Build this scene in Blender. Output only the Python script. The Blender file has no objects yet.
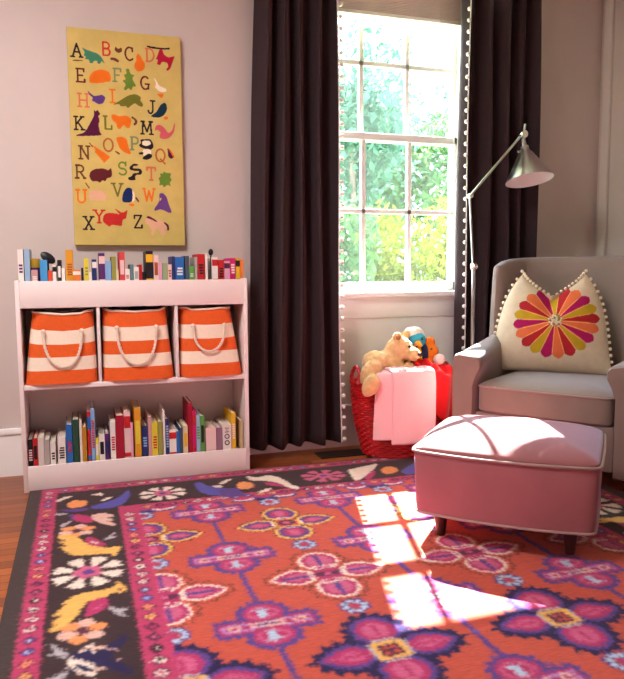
import bpy, bmesh, math, random
import numpy as np
from mathutils import Vector, Matrix
random.seed(7)
SC = bpy.context.scene
COL = SC.collection
PI = math.pi
R = math.radians
RUG_SHAPES=[('blush', [(0.004, -0.75), (0.052, -0.739), (0.092, -0.774), (0.089, -0.803), (0.062, -0.789), (0.09, -0.838), (0.078, -0.852), (0.057, -0.831), (0.102, -0.891), (0.083, -0.906), (0.045, -0.867), (0.014, -0.816)]), ('magenta', [(-0.065, -0.71), (0.004, -0.762), (0.017, -0.831), (-0.008, -0.848), (-0.062, -0.79)]), ('purple', [(-0.077, -0.715), (-0.063, -0.711), (-0.06, -0.79), (-0.071, -0.777)]), ('grey', [(-0.114, -0.833), (-0.097, -0.817), (-0.069, -0.787), (-0.067, -0.801), (-0.09, -0.846), (-0.106, -0.883), (-0.1, -0.849)]), ('grey', [(-0.137, -0.685), (-0.089, -0.694), (-0.087, -0.712), (-0.125, -0.712)]), ('purple', [(-0.12, -0.635), (-0.074, -0.658), (-0.006, -0.65), (-0.003, -0.688), (-0.078, -0.691)]), ('gold', [(-0.124, -0.944), (-0.078, -0.942), (-0.047, -0.971), (-0.01, -1.07), (0.045, -1.115), (0.071, -1.124), (0.081, -1.111), (0.1, -1.124), (0.102, -1.15), (0.088, -1.168), (0.084, -1.207), (0.072, -1.2), (0.07, -1.175), (0.014, -1.169), (-0.056, -1.157), (-0.078, -1.12), (-0.109, -1.051), (-0.076, -1.066), (-0.117, -0.992), (-0.077, -1.019)]), ('magenta', [(-0.016, -0.991), (0.014, -1.006), (0.046, -1.067), (0.047, -1.112), (-0.004, -1.076), (-0.02, -1.033)]), ('white', [(0.002, -1.037), (0.026, -1.064), (0.024, -1.078), (0.002, -1.052)]), ('grey', [(0.047, -1.037), (0.065, -1.01), (0.087, -0.971), (0.09, -0.984), (0.071, -1.018), (0.092, -1.019), (0.09, -1.032), (0.061, -1.034), (0.051, -1.054)]), ('gold', [(0.081, -1.407), (0.089, -1.432), (0.103, -1.471), (0.098, -1.492), (0.073, -1.498), (0.055, -1.489), (0.036, -1.515), (-0.012, -1.519), (-0.03, -1.554), (-0.047, -1.614), (-0.069, -1.65), (-0.105, -1.687), (-0.121, -1.67), (-0.091, -1.636), (-0.112, -1.644), (-0.105, -1.613), (-0.078, -1.586), (-0.114, -1.591), (-0.093, -1.553), (-0.068, -1.507), (-0.099, -1.534), (-0.08, -1.503), (-0.047, -1.469), (-0.005, -1.457), (0.044, -1.459), (0.066, -1.448)]), ('plum', [(0.075, -1.466), (0.091, -1.463), (0.087, -1.481), (0.077, -1.485)]), ('magenta', [(-0.012, -1.519), (0.045, -1.515), (0.045, -1.58), (-0.019, -1.627), (-0.024, -1.613)]), ('pink', [(-0.004, -1.581), (0.026, -1.556), (0.027, -1.57), (-0.001, -1.592)]), ('grey', [(0.043, -1.575), (0.068, -1.601), (0.094, -1.606), (0.094, -1.619), (0.076, -1.621), (0.092, -1.652), (0.085, -1.659), (0.061, -1.625), (0.045, -1.593)]), ('white', [(-0.004, -1.77), (0.001, -1.81), (-0.005, -1.834), (-0.06, -1.885), (-0.065, -1.873), (-0.062, -1.835)]), ('navy', [(-0.01, -1.796), (-0.007, -1.818), (-0.049, -1.854), (-0.053, -1.848), (-0.048, -1.826)]), ('navy', [(-0.058, -1.886), (0.0, -1.836), (0.038, -1.79), (0.088, -1.751), (0.083, -1.789), (0.057, -1.829), (0.019, -1.878), (-0.031, -1.904), (-0.055, -1.908)]), ('blush', [(-0.052, -1.913), (-0.011, -1.911), (0.029, -1.896), (0.06, -1.873), (0.058, -1.883), (0.028, -1.908), (-0.011, -1.923)]), ('grey', [(-0.117, -1.737), (-0.101, -1.751), (-0.079, -1.791), (-0.062, -1.818), (-0.065, -1.829), (-0.091, -1.812), (-0.117, -1.796), (-0.092, -1.797)]), ('white', [(-0.135, -0.52), (-0.104, -0.476), (-0.073, -0.468), (-0.067, -0.489), (-0.096, -0.501), (-0.126, -0.538)]), ('orange', [(-0.091, -0.577), (-0.072, -0.549), (-0.056, -0.528), (-0.035, -0.549), (-0.009, -0.553), (-0.01, -0.605), (-0.025, -0.635), (-0.052, -0.641), (-0.086, -0.622)]), ('white', [(-0.005, -0.478), (0.032, -0.474), (0.052, -0.464), (0.063, -0.516), (0.035, -0.497)]), ('blue', [(0.001, -0.64), (0.056, -0.613), (0.113, -0.574), (0.149, -0.504), (0.173, -0.46), (0.173, -0.54), (0.15, -0.627), (0.12, -0.676), (0.085, -0.689), (0.016, -0.682)]), ('white', [(0.048, -0.573), (0.087, -0.532), (0.098, -0.547), (0.055, -0.594)]), ('blue', [(0.461, -0.465), (0.497, -0.452), (0.513, -0.514), (0.563, -0.579), (0.646, -0.605), (0.627, -0.699), (0.56, -0.684), (0.497, -0.659), (0.468, -0.601)]), ('white', [(0.536, -0.528), (0.581, -0.531), (0.58, -0.567), (0.548, -0.568)]), ('white', [(0.569, -0.509), (0.609, -0.46), (0.652, -0.452), (0.617, -0.488), (0.582, -0.526)]), ('orange', [(0.645, -0.548), (0.67, -0.516), (0.693, -0.515), (0.718, -0.543), (0.718, -0.594), (0.693, -0.631), (0.659, -0.627), (0.639, -0.606)]), ('white', [(0.715, -0.425), (0.758, -0.473), (0.821, -0.449), (0.863, -0.504), (0.879, -0.58), (0.887, -0.645), (0.908, -0.682), (0.891, -0.709), (0.865, -0.691), (0.832, -0.582), (0.789, -0.536), (0.721, -0.512)]), ('magenta', [(0.771, -0.552), (0.83, -0.588), (0.856, -0.658), (0.817, -0.638), (0.777, -0.6)]), ('white', [(0.71, -0.689), (0.749, -0.656), (0.787, -0.649), (0.762, -0.69), (0.725, -0.7)]), ('purple', [(0.562, -0.585), (0.626, -0.613), (0.656, -0.676), (0.637, -0.725), (0.539, -0.704)]), ('white', [(1.212, -0.491), (1.257, -0.485), (1.331, -0.457), (1.402, -0.437), (1.357, -0.504), (1.269, -0.604), (1.205, -0.669), (1.176, -0.669), (1.197, -0.578)]), ('magenta', [(1.247, -0.621), (1.343, -0.537), (1.292, -0.637), (1.233, -0.689)]), ('orange', [(1.367, -0.545), (1.422, -0.5), (1.458, -0.54), (1.437, -0.601), (1.377, -0.632), (1.35, -0.607)]), ('blue', [(1.435, -0.611), (1.567, -0.496), (1.647, -0.467), (1.574, -0.608), (1.46, -0.681)])]
ART_SHAPES=[('teal', [(0.044, 2.0472), (0.0624, 2.0374), (0.0885, 2.0302), (0.1166, 2.0231), (0.1351, 2.0074), (0.1512, 1.9761), (0.1326, 1.9899), (0.1293, 1.9762), (0.1149, 1.975), (0.1135, 1.9893), (0.0963, 1.985), (0.0941, 1.9752), (0.079, 1.9758), (0.0776, 1.991), (0.0569, 1.9912), (0.064, 2.0042), (0.0519, 2.0079), (0.0599, 2.0229)]), ('brown', [(0.0024, 1.9847), (0.0492, 1.9867), (0.0472, 1.9818), (0.0022, 1.979)]), ('brown', [(0.1993, 2.0641), (0.2133, 2.0509), (0.2282, 2.0618), (0.2324, 2.0429), (0.2176, 2.0338), (0.2051, 2.0357), (0.1958, 2.0445)]), ('brown', [(0.1734, 2.0088), (0.1975, 2.0108), (0.2165, 1.9979), (0.2113, 1.9878), (0.1875, 1.9984), (0.175, 1.9973)]), ('orange', [(0.3026, 2.0393), (0.3151, 2.0307), (0.3244, 2.0119), (0.3369, 1.9983), (0.3361, 1.9737), (0.3228, 1.9579), (0.2981, 1.955), (0.2867, 1.9697), (0.2873, 1.9893), (0.2976, 2.0048), (0.2952, 2.0241)]), ('black', [(0.3462, 2.0803), (0.3808, 2.0775), (0.4207, 2.0742), (0.4591, 2.0806), (0.4588, 2.0707), (0.4205, 2.0673), (0.3805, 2.0677), (0.3479, 2.0726)]), ('crimson', [(0.4085, 2.0702), (0.4225, 2.0695), (0.4279, 2.0453), (0.4497, 2.0324), (0.4824, 2.0431), (0.4748, 2.0246), (0.4584, 1.9787), (0.443, 1.9675), (0.4362, 1.9769), (0.4506, 1.9879), (0.444, 2.0072), (0.4189, 2.0101), (0.4084, 1.9914), (0.3935, 1.9961), (0.3991, 2.0182), (0.3891, 2.0194), (0.3998, 2.0429)]), ('orange', [(0.0738, 1.8852), (0.0749, 1.9141), (0.0947, 1.9397), (0.1332, 1.9524), (0.1664, 1.9425), (0.1761, 1.9171), (0.1696, 1.8943), (0.1552, 1.8962), (0.1358, 1.8879), (0.0974, 1.8822)]), ('green', [(0.2444, 1.9614), (0.2592, 1.9655), (0.2662, 1.9388), (0.2877, 1.9355), (0.2725, 1.9197), (0.2939, 1.8821), (0.2762, 1.8828), (0.2677, 1.8605), (0.2564, 1.8744), (0.2412, 1.8587), (0.2317, 1.8678), (0.2451, 1.8883), (0.2261, 1.9064), (0.2458, 1.9128), (0.2338, 1.9343), (0.2506, 1.9395)]), ('white', [(0.3768, 1.9326), (0.3884, 1.9187), (0.4008, 1.8949), (0.4357, 1.8825), (0.4373, 1.8677), (0.405, 1.8654), (0.3804, 1.8835), (0.388, 1.9038)]), ('orange', [(0.3866, 1.8542), (0.425, 1.8599), (0.4142, 1.8332), (0.4023, 1.8423)]), ('purple', [(0.0631, 1.8507), (0.0814, 1.8328), (0.0954, 1.8241), (0.1339, 1.8335), (0.1479, 1.8209), (0.1354, 1.7928), (0.1132, 1.7865), (0.0945, 1.7978), (0.0822, 1.8009), (0.0885, 1.8168), (0.0718, 1.8272)]), ('olive', [(0.1757, 1.7877), (0.2154, 1.8128), (0.2553, 1.84), (0.2899, 1.8474), (0.3142, 1.8343), (0.3088, 1.8191), (0.3232, 1.8003), (0.3178, 1.7871), (0.3011, 1.7919), (0.2837, 1.8046), (0.2686, 1.7937), (0.2484, 1.7757), (0.2419, 1.7881), (0.2144, 1.7833), (0.2099, 1.7958)]), ('darkblue', [(0.3535, 1.7456), (0.3873, 1.7696), (0.4032, 1.8006), (0.4239, 1.8169), (0.4358, 1.8077), (0.4382, 1.7828), (0.4222, 1.7538), (0.4017, 1.7425), (0.3764, 1.741)]), ('orange', [(0.4168, 1.7435), (0.4374, 1.7527), (0.4421, 1.738), (0.4267, 1.732)]), ('plum', [(0.0903, 1.7607), (0.0995, 1.7516), (0.1075, 1.7618), (0.1212, 1.7413), (0.1084, 1.7327), (0.1173, 1.7137), (0.1099, 1.6938), (0.1153, 1.6549), (0.1273, 1.6409), (0.0032, 1.6315), (0.0082, 1.6395), (0.0464, 1.6512), (0.0769, 1.7065), (0.0923, 1.7366)]), ('orange', [(0.1693, 1.7413), (0.1889, 1.7454), (0.2032, 1.7365), (0.2425, 1.7428), (0.2666, 1.7275), (0.2553, 1.6823), (0.2406, 1.6835), (0.2264, 1.7004), (0.2109, 1.6749), (0.1964, 1.679), (0.1924, 1.7034), (0.1734, 1.717)]), ('brown', [(0.267, 1.7423), (0.2931, 1.7241), (0.2906, 1.7041), (0.2754, 1.6953), (0.2728, 1.7051), (0.2829, 1.7136), (0.2764, 1.7251), (0.2638, 1.7323)]), ('rose', [(0.3825, 1.7044), (0.4007, 1.7084), (0.4207, 1.6965), (0.4402, 1.6674), (0.4611, 1.6837), (0.4701, 1.7195), (0.4762, 1.7168), (0.469, 1.674), (0.4395, 1.6401), (0.3989, 1.6401), (0.3974, 1.6601), (0.4048, 1.6705), (0.3849, 1.6845), (0.3776, 1.6741), (0.376, 1.689)]), ('orange', [(0.0684, 1.6007), (0.1059, 1.578), (0.1342, 1.5596), (0.1598, 1.5409), (0.1478, 1.5305), (0.1296, 1.51), (0.1232, 1.5216), (0.1001, 1.5482), (0.0862, 1.5623), (0.0932, 1.5725)]), ('brown', [(0.0639, 1.6073), (0.0822, 1.5867), (0.0773, 1.5825), (0.0618, 1.6033)]), ('orange', [(0.1882, 1.6362), (0.2196, 1.6408), (0.2409, 1.629), (0.2457, 1.5945), (0.2604, 1.5573), (0.2368, 1.5622), (0.2078, 1.5778), (0.1942, 1.6118)]), ('brown', [(0.1832, 1.5737), (0.2073, 1.5609), (0.2021, 1.5527), (0.183, 1.5657)]), ('black', [(0.3033, 1.6322), (0.3183, 1.6329), (0.3504, 1.6376), (0.3582, 1.628), (0.3696, 1.6024), (0.357, 1.5847), (0.322, 1.5881), (0.3022, 1.5952), (0.2955, 1.6048), (0.3078, 1.6154)]), ('white', [(0.3131, 1.6257), (0.3482, 1.6295), (0.3557, 1.6118), (0.3323, 1.6006), (0.3105, 1.6076)]), ('white', [(0.3149, 1.5858), (0.352, 1.5875), (0.3563, 1.5595), (0.3208, 1.5499), (0.3114, 1.5676)]), ('black', [(0.2945, 1.5688), (0.3165, 1.5728), (0.3161, 1.5598), (0.2961, 1.5589)]), ('black', [(0.3158, 1.5497), (0.3414, 1.5669), (0.3604, 1.5617), (0.3558, 1.5444), (0.3304, 1.5333), (0.3105, 1.5395)]), ('plum', [(0.4333, 1.5984), (0.4484, 1.589), (0.4681, 1.5563), (0.4523, 1.5435), (0.4372, 1.553), (0.4359, 1.5783)]), ('orange', [(0.4333, 1.5984), (0.4534, 1.5841), (0.4701, 1.5564), (0.4638, 1.5501), (0.4481, 1.5788)]), ('maroon', [(0.058, 1.4431), (0.0637, 1.468), (0.0882, 1.4837), (0.1317, 1.4853), (0.1479, 1.476), (0.161, 1.4914), (0.1669, 1.4618), (0.1595, 1.4437), (0.1398, 1.439), (0.1325, 1.4229), (0.1201, 1.4304), (0.1051, 1.415), (0.0958, 1.4246), (0.0716, 1.4209)]), ('black', [(0.2497, 1.4999), (0.27, 1.5157), (0.2927, 1.5116), (0.2866, 1.5043), (0.2666, 1.5036), (0.2643, 1.4904), (0.2991, 1.4918), (0.3098, 1.4791), (0.3033, 1.4617), (0.2783, 1.4608), (0.2729, 1.4476), (0.2775, 1.4357), (0.2575, 1.433), (0.2427, 1.4345), (0.2381, 1.4464), (0.2581, 1.4531), (0.2635, 1.4673), (0.2915, 1.4714), (0.2918, 1.4804), (0.259, 1.4802), (0.2473, 1.4868)]), ('green', [(0.4129, 1.4829), (0.423, 1.4762), (0.4506, 1.4741), (0.4429, 1.4565), (0.4528, 1.4415), (0.4391, 1.4257), (0.4489, 1.4087), (0.4286, 1.4183), (0.4128, 1.4014), (0.4051, 1.4175), (0.3876, 1.4109), (0.3932, 1.4314), (0.3856, 1.4494), (0.399, 1.458), (0.3923, 1.472), (0.4096, 1.4706)]), ('blush', [(0.0557, 1.3788), (0.0797, 1.3795), (0.1136, 1.3805), (0.137, 1.3562), (0.1263, 1.326), (0.1169, 1.3358), (0.0925, 1.3302), (0.0733, 1.3347), (0.0586, 1.3274), (0.0546, 1.3491)]), ('brown', [(0.0399, 1.4198), (0.0608, 1.3889), (0.0559, 1.3848), (0.0378, 1.4138)]), ('navy', [(0.2266, 1.3938), (0.2466, 1.3995), (0.2592, 1.3898), (0.2601, 1.3545), (0.2543, 1.3291), (0.2343, 1.3236), (0.2077, 1.328), (0.2108, 1.3632)]), ('white', [(0.2572, 1.3897), (0.2685, 1.3699), (0.2696, 1.3396), (0.2553, 1.3261), (0.2603, 1.3595)]), ('plum', [(0.2721, 1.3568), (0.2896, 1.337), (0.2872, 1.3248), (0.2718, 1.3447)]), ('orange', [(0.2442, 1.3218), (0.267, 1.3193), (0.2636, 1.306), (0.2389, 1.3115)]), ('violet', [(0.3865, 1.3731), (0.407, 1.3767), (0.424, 1.3588), (0.4333, 1.3231), (0.4487, 1.2823), (0.4352, 1.2768), (0.4149, 1.2888), (0.3896, 1.2965), (0.3638, 1.2857), (0.3611, 1.2979), (0.38, 1.3219), (0.3888, 1.3425)]), ('blush', [(0.3911, 1.3528), (0.4012, 1.35), (0.3885, 1.3323)]), ('red', [(0.1133, 1.2306), (0.1172, 1.2608), (0.1342, 1.2731), (0.1783, 1.272), (0.1978, 1.2643), (0.1712, 1.2939), (0.1771, 1.2941), (0.2079, 1.2725), (0.2333, 1.2912), (0.2297, 1.2729), (0.225, 1.2475), (0.207, 1.2422), (0.2039, 1.2097), (0.1911, 1.2116), (0.1568, 1.2162), (0.1418, 1.2059), (0.1323, 1.2158)]), ('blush', [(0.317, 1.244), (0.3326, 1.2596), (0.3576, 1.2446), (0.4135, 1.2352), (0.4335, 1.2097), (0.4227, 1.1941), (0.4127, 1.2043), (0.417, 1.1733), (0.3912, 1.1679), (0.3866, 1.1885), (0.3666, 1.2037), (0.3554, 1.1676), (0.3401, 1.1674), (0.348, 1.1932), (0.3314, 1.2186), (0.3144, 1.2255)]), ('plum', [(0.3194, 1.2563), (0.3327, 1.2626), (0.3577, 1.2498), (0.3777, 1.2347), (0.3694, 1.2325), (0.3474, 1.2445), (0.3293, 1.2503)]), ('plum', [(0.4084, 1.2352), (0.4306, 1.22), (0.4341, 1.1942), (0.4226, 1.1889), (0.4231, 1.2096), (0.4062, 1.2289)])]
ART_LETTERS=[('A', 0.0227, 2.0292, 'black'), ('B', 0.1575, 2.0478, 'red'), ('C', 0.2642, 2.034, 'maroon'), ('D', 0.3618, 2.0366, 'salmon'), ('E', 0.0372, 1.916, 'maroon'), ('F', 0.2065, 1.9292, 'sage'), ('G', 0.3341, 1.9028, 'maroon'), ('H', 0.0443, 1.8012, 'salmon'), ('I', 0.179, 1.8299, 'orange'), ('J', 0.3628, 1.79, 'black'), ('K', 0.0215, 1.6935, 'black'), ('L', 0.1536, 1.7041, 'olive'), ('M', 0.3369, 1.6888, 'black'), ('N', 0.0402, 1.5573, 'brown'), ('O', 0.152, 1.5979, 'rust'), ('P', 0.2778, 1.611, 'sage'), ('Q', 0.3987, 1.5594, 'rust'), ('R', 0.0178, 1.4663, 'brown'), ('S', 0.2148, 1.4885, 'green'), ('T', 0.3517, 1.4685, 'salmon'), ('U', 0.0193, 1.3501, 'orange'), ('V', 0.1879, 1.3857, 'olive'), ('W', 0.3386, 1.3647, 'orange'), ('X', 0.0481, 1.2226, 'black'), ('Y', 0.0976, 1.2554, 'red'), ('Z', 0.2814, 1.2332, 'black')]
TOP_BOOKS=[(-0.2614, -0.2376, 0.158, 'white', 'tall white', 'purple'), (-0.2346, -0.2112, 0.16, 'paleblue', 'tall pale blue', None), (-0.2077, -0.1803, 0.068, 'dustypink', 'short dusty pink', 'white'), (-0.1705, -0.1391, 0.112, 'skyblue', 'sky blue', None), (-0.1377, -0.12, 0.065, 'redorange', 'short red-orange', None), (-0.1182, -0.1021, 0.09, 'white', 'small white', 'black'), (-0.097, -0.0801, 0.112, 'black', 'black', 'white'), (-0.0802, -0.0653, 0.076, 'white', 'short white', None), (-0.0613, -0.0289, 0.157, 'amber', 'tall amber orange', 'rust'), (-0.0314, 0.0017, 0.067, 'orange', 'short orange', 'white'), (0.0038, 0.0146, 0.076, 'black', 'short black', None), (0.0171, 0.0379, 0.119, 'yellow', 'yellow', 'olive'), (0.0365, 0.0491, 0.057, 'white', 'very short white', None), (0.0525, 0.0725, 0.114, 'navy', 'navy blue', 'white'), (0.0823, 0.1095, 0.143, 'purple', 'tall purple', 'blush'), (0.1091, 0.1365, 0.107, 'lightblue', 'light blue', None), (0.1381, 0.1585, 0.127, 'olive', 'olive green', None), (0.1574, 0.169, 0.068, 'cream', 'short cream', None), (0.1725, 0.1984, 0.148, 'coral', 'tall coral red', 'blush'), (0.1973, 0.2193, 0.07, 'white', 'short white', 'red'), (0.2208, 0.2371, 0.091, 'teal', 'grey-teal', None), (0.2376, 0.2603, 0.079, 'white', 'white', 'grey'), (0.2615, 0.2752, 0.09, 'red', 'thin red', None), (0.275, 0.2896, 0.056, 'black', 'short black', None), (0.2934, 0.3263, 0.153, 'black', 'tall black', 'gold'), (0.328, 0.3515, 0.133, 'blush', 'tall blush pink', 'rust'), (0.3514, 0.3671, 0.097, 'pink', 'pale pink', None), (0.3681, 0.3917, 0.097, 'sage', 'sage green', None), (0.3929, 0.4116, 0.09, 'blush', 'blush white', 'rust'), (0.4135, 0.4284, 0.128, 'navy', 'navy blue', None), (0.4293, 0.4697, 0.125, 'blue', 'wide blue', 'white'), (0.4745, 0.4944, 0.13, 'slate', 'slate grey', None), (0.4941, 0.5179, 0.08, 'green', 'short green', 'white'), (0.5199, 0.5328, 0.125, 'grey', 'pale grey', None), (0.534, 0.568, 0.139, 'red', 'red', 'black'), (0.571, 0.5825, 0.144, 'white', 'thin white', None), (0.6043, 0.6319, 0.125, 'white', 'white', 'red'), (0.6351, 0.6614, 0.111, 'red', 'bright red', 'black'), (0.6633, 0.6907, 0.106, 'pink', 'pink', 'plum'), (0.6919, 0.7176, 0.12, 'magenta', 'magenta', 'white'), (0.7195, 0.7403, 0.12, 'gold', 'golden yellow', 'black'), (0.7412, 0.7581, 0.113, 'orange', 'orange', None)]
LOW_BOOKS=[(-0.2549, -0.2327, 0.135, 'black', 'black', 'blush'), (-0.2317, -0.2123, 0.139, 'red', 'red', 'black'), (-0.2114, -0.1856, 0.14, 'greywhite', 'grey-white', None), (-0.1851, -0.1618, 0.129, 'grey', 'grey', None), (-0.1593, -0.1363, 0.113, 'white', 'short white', 'black'), (-0.1271, -0.0927, 0.135, 'white', 'wide white', 'black'), (-0.0892, -0.0624, 0.191, 'blue', 'blue', 'red'), (-0.0606, -0.0328, 0.212, 'darkgreen', 'dark green', None), (-0.0304, -0.0199, 0.205, 'white', 'thin white', None), (-0.0196, 0.0001, 0.176, 'mustard', 'mustard', None), (0.0045, 0.0185, 0.246, 'red', 'tall red', 'blue'), (0.0198, 0.0392, 0.258, 'lightblue', 'tall light blue', 'red'), (0.0362, 0.053, 0.12, 'yellow', 'short yellow', 'white'), (0.0544, 0.0802, 0.132, 'white', 'white', 'black'), (0.0813, 0.1, 0.135, 'purple', 'purple', 'navy'), (0.1055, 0.1293, 0.19, 'white', 'white', 'red'), (0.1311, 0.1677, 0.217, 'crimson', 'wide crimson', None), (0.1693, 0.1983, 0.235, 'blush', 'tall blush pink', 'red'), (0.1976, 0.2095, 0.18, 'pink', 'thin pink', None), (0.2161, 0.2464, 0.249, 'amber', 'tall amber', 'yellow'), (0.2493, 0.2766, 0.16, 'navy', 'navy blue', 'lightblue'), (0.2788, 0.2954, 0.201, 'dustypink', 'dusty pink', None), (0.2956, 0.3231, 0.173, 'yellow', 'yellow', 'red'), (0.3241, 0.3466, 0.174, 'olive', 'olive green', None), (0.349, 0.3588, 0.228, 'white', 'thin tall white', None), (0.3587, 0.3775, 0.186, 'navy', 'narrow navy blue', 'paleblue'), (0.3771, 0.4107, 0.131, 'white', 'white', 'red'), (0.4115, 0.4267, 0.121, 'blue', 'blue', None), (0.4281, 0.4424, 0.137, 'slate', 'slate grey', None), (0.4436, 0.4661, 0.145, 'cream', 'cream', 'gold'), (0.4702, 0.4903, 0.256, 'crimson', 'tallest crimson', None), (0.4905, 0.5059, 0.218, 'magenta', 'magenta', 'red'), (0.5073, 0.5262, 0.195, 'paleblue', 'pale blue', 'green'), (0.527, 0.5474, 0.188, 'green', 'green', 'black'), (0.5525, 0.6035, 0.127, 'blush', 'wide blush white', None), (0.606, 0.6346, 0.123, 'mauve', 'mauve', None), (0.6364, 0.6792, 0.134, 'white', 'wide white', 'LET'), (0.6813, 0.7017, 0.192, 'gold', 'golden yellow', 'white'), (0.7222, 0.7388, 0.152, 'tan', 'tan', None)]

# ------------------------------------------------------------------ helpers
def lin(c):
    o = []
    for v in c[:3]:
        v = v / 255.0
        o.append(v / 12.92 if v <= 0.04045 else ((v + 0.055) / 1.055) ** 2.4)
    return o
MATS = {}
def mat(name, rgb, rough=.6, metal=0, sheen=0, noise=0, nscale=30, bump=0, bscale=200, spec=.3, sheen_rgb=None, stretch=None):
    if name in MATS: return MATS[name]
    m = bpy.data.materials.new(name); m.use_nodes = True
    nt = m.node_tree; b = nt.nodes['Principled BSDF']
    c = lin(rgb) + [1]
    b.inputs['Base Color'].default_value = c
    b.inputs['Roughness'].default_value = rough
    b.inputs['Metallic'].default_value = metal
    b.inputs['Specular IOR Level'].default_value = spec
    if sheen:
        b.inputs['Sheen Weight'].default_value = sheen
        b.inputs['Sheen Roughness'].default_value = .35
        if sheen_rgb: b.inputs['Sheen Tint'].default_value = lin(sheen_rgb) + [1]
    if noise or bump:
        tc = nt.nodes.new('ShaderNodeTexCoord'); mp = nt.nodes.new('ShaderNodeMapping')
        nt.links.new(tc.outputs['Object'], mp.inputs['Vector'])
        if stretch: mp.inputs['Scale'].default_value = stretch
    if noise:
        n = nt.nodes.new('ShaderNodeTexNoise'); n.inputs['Scale'].default_value = nscale; n.inputs['Detail'].default_value = 4
        nt.links.new(mp.outputs[0], n.inputs['Vector'])
        mr = nt.nodes.new('ShaderNodeMapRange'); mr.inputs['From Min'].default_value = .3; mr.inputs['From Max'].default_value = .7
        mr.inputs['To Min'].default_value = 1 - noise; mr.inputs['To Max'].default_value = 1 + noise
        nt.links.new(n.outputs['Fac'], mr.inputs['Value'])
        vm = nt.nodes.new('ShaderNodeVectorMath'); vm.operation = 'SCALE'; vm.inputs[0].default_value = c[:3]
        nt.links.new(mr.outputs[0], vm.inputs['Scale']); nt.links.new(vm.outputs[0], b.inputs['Base Color'])
    if bump:
        n2 = nt.nodes.new('ShaderNodeTexNoise'); n2.inputs['Scale'].default_value = bscale; n2.inputs['Detail'].default_value = 3
        nt.links.new(mp.outputs[0], n2.inputs['Vector'])
        bp = nt.nodes.new('ShaderNodeBump'); bp.inputs['Strength'].default_value = bump; bp.inputs['Distance'].default_value = .004
        nt.links.new(n2.outputs['Fac'], bp.inputs['Height']); nt.links.new(bp.outputs[0], b.inputs['Normal'])
    MATS[name] = m
    return m

def attr_mat(name, rough=.9, noise=.12, nscale=60, stretch=(1, 1, 1), bump=.3, bscale=400, sheen=.0, spec=.1):
    m = bpy.data.materials.new(name); m.use_nodes = True
    nt = m.node_tree; b = nt.nodes['Principled BSDF']
    b.inputs['Roughness'].default_value = rough; b.inputs['Specular IOR Level'].default_value = spec
    b.inputs['Sheen Weight'].default_value = sheen
    a = nt.nodes.new('ShaderNodeAttribute'); a.attribute_name = 'pattern'
    tc = nt.nodes.new('ShaderNodeTexCoord'); mp = nt.nodes.new('ShaderNodeMapping'); mp.inputs['Scale'].default_value = stretch
    nt.links.new(tc.outputs['Object'], mp.inputs['Vector'])
    n = nt.nodes.new('ShaderNodeTexNoise'); n.inputs['Scale'].default_value = nscale; n.inputs['Detail'].default_value = 22
    nt.links.new(mp.outputs[0], n.inputs['Vector'])
    mr = nt.nodes.new('ShaderNodeMapRange'); mr.inputs['From Min'].default_value = .3; mr.inputs['From Max'].default_value = .7
    mr.inputs['To Min'].default_value = 1 - noise; mr.inputs['To Max'].default_value = 1 + noise
    nt.links.new(n.outputs['Fac'], mr.inputs['Value'])
    vm = nt.nodes.new('ShaderNodeVectorMath'); vm.operation = 'SCALE'
    nt.links.new(a.outputs['Color'], vm.inputs[0]); nt.links.new(mr.outputs[0], vm.inputs['Scale'])
    nt.links.new(vm.outputs[0], b.inputs['Base Color'])
    n2 = nt.nodes.new('ShaderNodeTexNoise'); n2.inputs['Scale'].default_value = bscale
    nt.links.new(tc.outputs['Object'], n2.inputs['Vector'])
    bp = nt.nodes.new('ShaderNodeBump'); bp.inputs['Strength'].default_value = bump; bp.inputs['Distance'].default_value = .003
    nt.links.new(n2.outputs['Fac'], bp.inputs['Height']); nt.links.new(bp.outputs[0], b.inputs['Normal'])
    return m

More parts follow.
